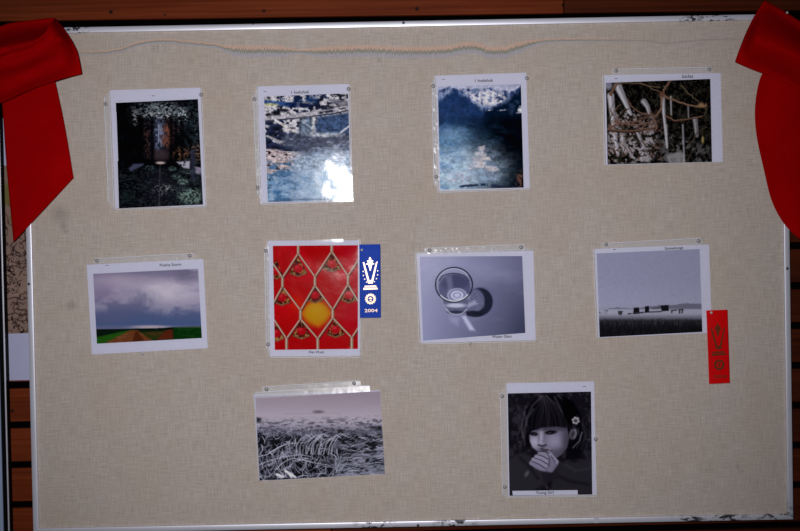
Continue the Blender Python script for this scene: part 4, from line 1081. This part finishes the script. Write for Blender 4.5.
q, p = paint_storm()
photo('sleeved photo of a purple storm sky over prairie fields with a dirt road',
      [(86.7, 264.9), (203.3, 259.0), (207.8, 348.2), (91.9, 354.5)], q, p,
      [([(93.6, 258.6), (194.2, 253.4), (194.8, 259.3), (93.9, 264.4)], [(148, 256.8, 1.1)])], '',
      [T(97.1, 260.6, 'thumbtack on the top strip of the prairie storm photo, left one'), T(189.7, 255.6, 'thumbtack on the top strip of the prairie storm photo, right one'), T(142.3, 353.2, 'pale thumbtack under of the prairie storm photo', 'clear_tack')],
      caption=('Prairie Storm', 170.5, 264.9, 21.5), mark=(107, 265.4, 3), seed=5, k=.95, sat=1.0, strips=[((93.6, 258.6), (194.2, 253.4), .3)], cap_ang=(1, -.05))
q, p = paint_net()
photo('sleeved photo of a red and yellow diamond net, beside the blue ribbon',
      [(268.2, 240.7), (359.2, 240.2), (359.9, 355.8), (270.2, 356.5)], q, p,
      [([(264.6, 248.8), (268.4, 242.0), (270.6, 357), (266.2, 349)], [(266.6, 297, 1.1)])], 'lbr',
      [T(265.9, 250.6, 'thumbtack on the left strip of the red net photo, upper one'), T(268.2, 344.3, 'thumbtack on the left strip of the red net photo, lower one')],
      caption=('Net Work', 316.5, 352.2, 15.5), seed=6, k=.70, amp=.0003, strips=[((264.6, 248.8), (266.4, 350), .6)], cap_ang=(1, 0),
      warp=lambda s, t, X, Y: 0.0015*np.sin(np.pi*s)+0.0032*np.exp(-((t-.02)/.10)**2)*sstep(.2, .5, s)*(1-sstep(.8, 1, s)))
q, p = paint_glass()
photo('sleeved grey photo of a water glass seen from above on a table',
      [(416.5, 253.4), (533.5, 250.6), (535.7, 340.1), (420.8, 342.9)], q, p,
      [([(423.6, 248.4), (525.6, 244.4), (526, 251.0), (424, 254.2)], [(475, 248.6, 1.2)])], 'ltb',
      [T(429.5, 250.2, 'thumbtack on the top strip of the water glass photo, left one'), T(521, 247.2, 'thumbtack on the top strip of the water glass photo, right one'), T(469.6, 342.9, 'pale thumbtack under of the water glass photo', 'clear_tack')],
      caption=('Water Glass', 502, 336.6, 19.7), slip=[(469.6, 337.0), (525.5, 333.2), (526, 340), (470, 341.6)], seed=7, k=1.55, amp=.0003, strips=[((423.6, 248.4), (525.6, 244.4), .4)], cap_ang=(1, -.035),
      warp=lambda s, t, X, Y: 0.0016*np.exp(-((s-.32)/.26)**2-((t-.45)/.5)**2))
q, p = paint_stones()
photo('sleeved grey photo of a distant stone circle in mist, captioned Stonehenge',
      [(594.3, 249.0), (709.1, 244.3), (712.0, 332.8), (598.1, 337.8)], q, p,
      [([(601.5, 243.6), (702.2, 238.0), (702.8, 244.6), (601.9, 248.8)], [(652, 242.5, 1.1)])], 'l',
      [T(606, 244.4, 'thumbtack on the top strip of the stone circle photo, left one'), T(698.3, 240.9, 'thumbtack on the top strip of the stone circle photo, right one')],
      caption=('Stonehenge', 674, 248.2, 18.6), mark=(614.5, 249.6, 3), seed=8, k=1.62, strips=[((601.5, 243.6), (702.2, 238.0), .3)], cap_ang=(1, -.042))
q, p = paint_frost()
photo('sleeved photo of frost covered grass in fog, below the red net photo',
      [(254.3, 394.0), (380.2, 390.2), (385.1, 473.9), (259.6, 481.0)], q, p,
      [([(261, 387.2), (360.4, 380.4), (361.2, 386.6), (262, 393.2)], [], lambda s, t, X, Y: 0.0016*t), ([(255, 392.4), (369.6, 385.4), (370.2, 391.6), (256.2, 398.6)], [], lambda s, t, X, Y: .0012+.0023*t)], 'l',
      [T(266.5, 389.2, 'thumbtack on the top strip of the frosted grass photo, left one'), T(354, 383.2, 'thumbtack on the top strip of the frosted grass photo, right one')],
      seed=9, k=1.62, sat=.85, strips=[((261, 387.2), (360.4, 380.4), .4), ((255, 392.4), (369.6, 385.4), .4)], film_e=.4)
q, p = paint_portrait()
photo('sleeved grey photo of a small girl with a flower hair slide, at the bottom right',
      [(506.4, 383.2), (594.1, 381.4), (596.7, 495.0), (508.2, 496.3)], q, p,
      [([(500.2, 393), (506.2, 386), (508.4, 497.5), (502.8, 496)], [(503.4, 440, 1.1)])], 'b',
      [T(502.1, 396.2, 'thumbtack on the left strip of the girl photo, upper one'), T(504.7, 486.9, 'thumbtack on the left strip of the girl photo, lower one'), T(595.6, 439.1, 'thumbtack on the right edge of the girl photo')],
      caption=('Young Girl', 544.8, 492.6, 18), slip=[(512.3, 490.9), (577.6, 490.1), (577.8, 494.6), (512.8, 495.4)], mark=(584.5, 386.6, 3.4), seed=10, k=1.12, strips=[((500.2, 393), (502.8, 496), .3)], cap_ang=(1, -.01))

# ------------------------------------------------------------------ award ribbons
def flat_shape(name, polys, y, mat, root, thick=0.00025):
    """thin foil shapes given as photograph outlines"""
    bm = bmesh.new()
    for pts in polys:
        vs_ = [bm.verts.new(at(a, b, y)) for a, b in pts]
        f = bm.faces.new(vs_)
        r = bmesh.ops.extrude_face_region(bm, geom=[f])
        bmesh.ops.translate(bm, verts=[v for v in r['geom'] if isinstance(v, bmesh.types.BMVert)], vec=(0, thick, 0))
    return obj_bm(name, bm, mat, root)

def ring(cx, cy, r0, r1, n=26, teeth=0.0):
    out = []
    for k in range(n):
        a0 = 2*math.pi*k/n; a1 = 2*math.pi*(k+1)/n
        ro = r1*(1+teeth*(k % 2))
        out.append([(cx+r0*math.cos(a0), cy+r0*math.sin(a0)), (cx+ro*math.cos(a0), cy+ro*math.sin(a0)), (cx+ro*math.cos(a1), cy+ro*math.sin(a1)), (cx+r0*math.cos(a1), cy+r0*math.sin(a1))])
    return out

def star(cx, cy, r):
    return [(cx+(r if k % 2 == 0 else r*.42)*math.sin(math.pi*k/5), cy-(r if k % 2 == 0 else r*.42)*math.cos(math.pi*k/5)) for k in range(10)]

def award(label, cat, q, mat, tack_px, tack_label, year, foil='foil'):
    q = np.asarray(q, float)
    y0 = -0.0075
    b = at((q[2][0]+q[3][0])/2, (q[2][1]+q[3][1])/2, y0)
    root = empty('award_ribbon', b)
    tag(root, label, cat)
    nx, ny = 22, 80
    PX, PY = quad_uv(q, nx, ny)
    t = np.linspace(0, 1, ny)[:, None]; s = np.linspace(0, 1, nx)[None, :]
    # pinked lower edge
    PY = PY+np.where(t >= 1, (np.arange(nx)[None, :] % 2)*0.9-0.45, 0); PY = PY+np.where(t <= 0, (np.arange(nx)[None, :] % 2)*0.5, 0)
    bend = 0.0016*np.sin(t*3.3+.4)+0.0010*np.sin(s*np.pi)-0.002*np.exp(-(t/.06)**2)
    V = at_arr(PX, PY, y0-bend)
    o = obj('ribbon_strip', V, grid_faces(nx, ny), mat, root, smooth=True)
    md = o.modifiers.new('thickness', 'SOLIDIFY'); md.thickness = 0.0004; md.offset = 0
    ex = (q[1]-q[0]); ey = (q[3]-q[0])
    def m(u, v): return tuple(q[0]+ex*u+ey*v)
    def pl(pts): return [m(u, v) for u, v in pts]
    yy = y0-0.0036
    # flaring V of the trophy
    flat_shape('trophy_emblem', [pl([(.16, .245), (.235, .25), (.46, .49), (.56, .49), (.79, .25), (.86, .235), (.62, .535), (.40, .535)]),
                                 pl([(.24, .565), (.78, .562), (.80, .583), (.22, .586)]), pl([(.18, .594), (.84, .591), (.86, .616), (.16, .62)])], yy, M[foil], root)
    flat_shape('torch_emblem', [pl([(.36, .225), (.66, .222), (.60, .262), (.42, .265)]), pl([(.33, .262), (.69, .259), (.69, .275), (.33, .278)]), pl([(.42, .28), (.60, .28), (.53, .36), (.49, .36)]), pl([(.50, .175), (.56, .20), (.55, .222), (.46, .222), (.45, .20)])], yy, M[foil], root)
    for u, v in ((.17, .37), (.18, .425), (.24, .475), (.33, .515), (.86, .365), (.86, .42), (.80, .47), (.70, .51)):
        c = m(u, v); flat_shape('star', [star(c[0], c[1], 0.85)], yy, M[foil], root)
    c = m(.51, .745); R = np.linalg.norm(ex)*.235
    flat_shape('seal_ring', ring(c[0], c[1], R*.62, R, 28, .12), yy, M[foil], root)
    flat_shape('seal_motif', [[(c[0]-R*.42, c[1]-.2), (c[0]-.1, c[1]-R*.42), (c[0]+R*.40, c[1]-.4), (c[0]+R*.1, c[1]+R*.1)], [(c[0]-R*.3, c[1]+R*.28), (c[0]+R*.05, c[1]+R*.18), (c[0]+R*.34, c[1]+R*.34), (c[0], c[1]+R*.48)]], yy, M[foil], root)
    c = m(.53, .905)
    text_mesh('lettering', year, c[0], c[1], np.linalg.norm(ex)*.62, yy, root, tuple(ex), M[foil], 0.68)
    thumbtack(tack_px[0], tack_px[1], tack_label, 'thumbtacks holding the award ribbons', 0.0032, 'clear_tack', -0.0108)
    return root

award('blue award ribbon with pale gold trophy print, pinned beside the red net photo', 'ribbon',
      [(359.3, 244.2), (380.3, 243.9), (380.9, 317.6), (360.0, 317.9)], M['blue_satin'], (361.8, 249.9), 'thumbtack at the top left corner of the blue award ribbon', '2004')
award('red award ribbon with dark trophy print beside the stone circle photo', 'ribbon',
      [(706.3, 310.2), (727.5, 309.4), (729.9, 383.0), (709.1, 384.0)], M['red_satin'], (711.2, 312.6), 'thumbtack at the top left corner of the red award ribbon', '2004', 'dim_foil')

# ------------------------------------------------------------------ red bows at the upper corners
def sheet(name, PX, PY, Y, root, thick=0.0009):
    ny, nx = PX.shape
    o = obj(name, at_arr(PX, PY, Y), grid_faces(nx, ny), M['bow'], root, smooth=True)
    md = o.modifiers.new('thickness', 'SOLIDIFY'); md.thickness = thick; md.offset = 0
    return o

def tail_sheet(name, left, right, y0, y1, root, waves=0.004, seed=0):
    n, m = 50, 26
    a, b = catmull(left, n), catmull(right, n)
    t = np.linspace(0, 1, m)[None, :]; s = np.linspace(0, 1, n)[:, None]
    PX = a[:, None, 0]*(1-t)+b[:, None, 0]*t; PY = a[:, None, 1]*(1-t)+b[:, None, 1]*t
    Y = y0+(y1-y0)*s+waves*np.sin(t*5.2+s*1.3+seed)*(.4+.6*s)+.002*(fbm(s*6, t*4, seed, 3)-.5)
    return sheet(name, PX, PY, Y, root)

def mirror(c, xm): return [(2*xm-x, y) for x, y in c]

# left bow
KX = -12.0
topL = [(-10, 47), (2, 47.5), (20, 46), (34, 41), (45, 33), (52, 22), (55, 18)]
botL = [(-10, 104), (2, 103), (20, 95), (38, 87), (56, 81), (70, 77), (82, 74)]
btopL = [(-10, 30), (8, 23.5), (20, 21.5), (34, 19.8), (48, 18.2), (53, 17.8), (55, 18)]
bbotL = [(-10, 98), (2, 97), (20, 90), (38, 83), (56, 78), (70, 75.5), (82, 74)]
foldL = [(55, 18), (66, 31), (76, 48), (80, 62), (82, 74)]
yfL = lambda s, t: -0.116-0.012*np.sin(np.pi*s)+0.090*t**1.1+0*s
ybL = lambda s, t: -0.014-0.112*np.exp(-((t-.36)/.17)**2)*(1-.25*s)
yfR = lambda s, t: -0.026-0.080*sstep(0, .55, t)+0.078*sstep(.5, 1, t)+0*s
ybR = lambda s, t: -0.016-0.004*t+0*s
def fold_loop(name, top, bot, btop, bbot, fold, yf, yfold, yb, root, pleat, seed):
    """like loop_sheet, with the outer end following the curved fold line"""
    n, m = 44, 34
    tf, bf, tb, bb = (catmull(c, n) for c in (top, bot, btop, bbot)); fo = catmull(fold, m)
    t = np.linspace(0, 1, m)[None, :]; s = np.linspace(0, 1, n)[:, None]
    def lay(a, b):
        X = a[:, None, 0]*(1-t)+b[:, None, 0]*t; Y = a[:, None, 1]*(1-t)+b[:, None, 1]*t
        ex = fo[None, :, 0]-X[-1:]; ey = fo[None, :, 1]-Y[-1:]
        w = s**2.2
        return X+ex*w, Y+ey*w
    fxp, fyp = lay(tf, bf); bxp, byp = lay(tb, bb)
    yfr = yf(s, t)+pleat*(1-s)**0.8*np.sin(t*13+1.5*s)*sstep(0, .15, t)*(1-.6*t)+.003*(fbm(s*5, t*6, seed, 3)-.5)
    w = sstep(.72, 1.0, s)**1.5
    yfr = yfr*(1-w)+yfold*w; yba = yb(s, t)*(1-w)+yfold*w
    PX = np.vstack([fxp, bxp[::-1][1:]]); PY = np.vstack([fyp, byp[::-1][1:]]); Y = np.vstack([yfr, yba[::-1][1:]])
    return sheet(name, PX, PY, Y, root)

def build_bow(label, K, loop, tail, side, root_px):
    root = empty('ribbon_bow', at(root_px[0], root_px[1], -0.012)); tag(root, label, 'bow')
    for mir in (False, True):
        f = (lambda c: mirror(c, K)) if mir else (lambda c: c)
        fold_loop('loop', f(loop['top']), f(loop['bot']), f(loop['btop']), f(loop['bbot']), f(loop['fold']), loop['yf'], loop['yfold'], loop['yb'], root, loop['pleat'], 3+mir)
        tail_sheet('tail', f(tail[0]), f(tail[1]), -0.024, tail[2], root, tail[3], 1+mir)
    n, m = 20, 16
    a = np.linspace(-1.3, 1.3, m)[None, :]; s = np.linspace(0, 1, n)[:, None]
    PX = K+8*np.sin(a)*(1-.12*np.sin(np.pi*s)); PY = loop['kt']+(loop['kb']-loop['kt'])*s+0*a
    Y = -0.085-0.05*np.cos(a)+.003*np.sin(s*16+a)
    sheet('knot', PX, PY, Y, root)
    return root

build_bow('big red cloth bow over the upper left corner of the board', KX,
          dict(top=topL, bot=botL, btop=btopL, bbot=bbotL, fold=foldL, yf=yfL, yfold=-0.027, yb=ybL, pleat=0.013, kt=42, kb=108),
          ([(1, 92), (3, 115), (6, 160), (10, 205), (13.5, 242)], [(54, 76), (60, 103), (64.5, 125), (69, 150), (73.5, 178)], -0.016, 0.004), 1, (-10, 180))
# right bow
topR = [(806, 24.5), (800, 21.5), (792, 16.5), (784, 11.5), (775, 6.4), (768, 2.3), (764.5, 0.5)]
botR = [(806, 98), (800, 92), (785, 83), (770, 76), (756, 71), (745, 66.5), (735, 62)]
btopR = [(806, 24), (800, 21), (792, 16), (784, 11), (775, 6), (768, 2), (764.5, 0.5)]
bbotR = [(806, 92), (800, 88), (785, 80), (770, 74), (756, 69.5), (745, 65.5), (735, 62)]
foldR = [(764.5, 0.5), (755, 15), (746, 33), (740, 48), (735, 62)]
build_bow('big red cloth bow over the upper right corner of the board', 812.0,
          dict(top=topR, bot=botR, btop=btopR, bbot=bbotR, fold=foldR, yf=yfR, yfold=-0.027, yb=ybR, pleat=0.006, kt=40, kb=102),
          ([(766, 66), (759, 82), (755, 108), (756.5, 135), (763.5, 168), (771.5, 200), (783.5, 223), (799, 239)],
           [(806, 78), (808, 92), (809, 115), (810, 140), (811, 170), (811.5, 200), (811.6, 222), (811.8, 241)], -0.016, 0.004), -1, (810, 180))
# pins on the bows
def bow_pin(px, py, y, label):
    p = at(px, py, y)
    V, F = lathe([(0.0012, -0.004), (0.0012, 0.002), (0.0028, 0.003), (0.0032, 0.005), (0.0022, 0.0066), (0.0008, 0.007)], (0, 0, 0), seg=14)
    o = obj('pin', np.array(V)+np.array(p), F, M['clear_tack'], None, True, abs_root=p)
    tag(o, label, 'pin')
bow_pin(1.5, 50, -0.112, 'pale pin head at the middle of the upper left bow')
bow_pin(786.5, 13, -0.030, 'pale pin head near the top of the upper right bow')
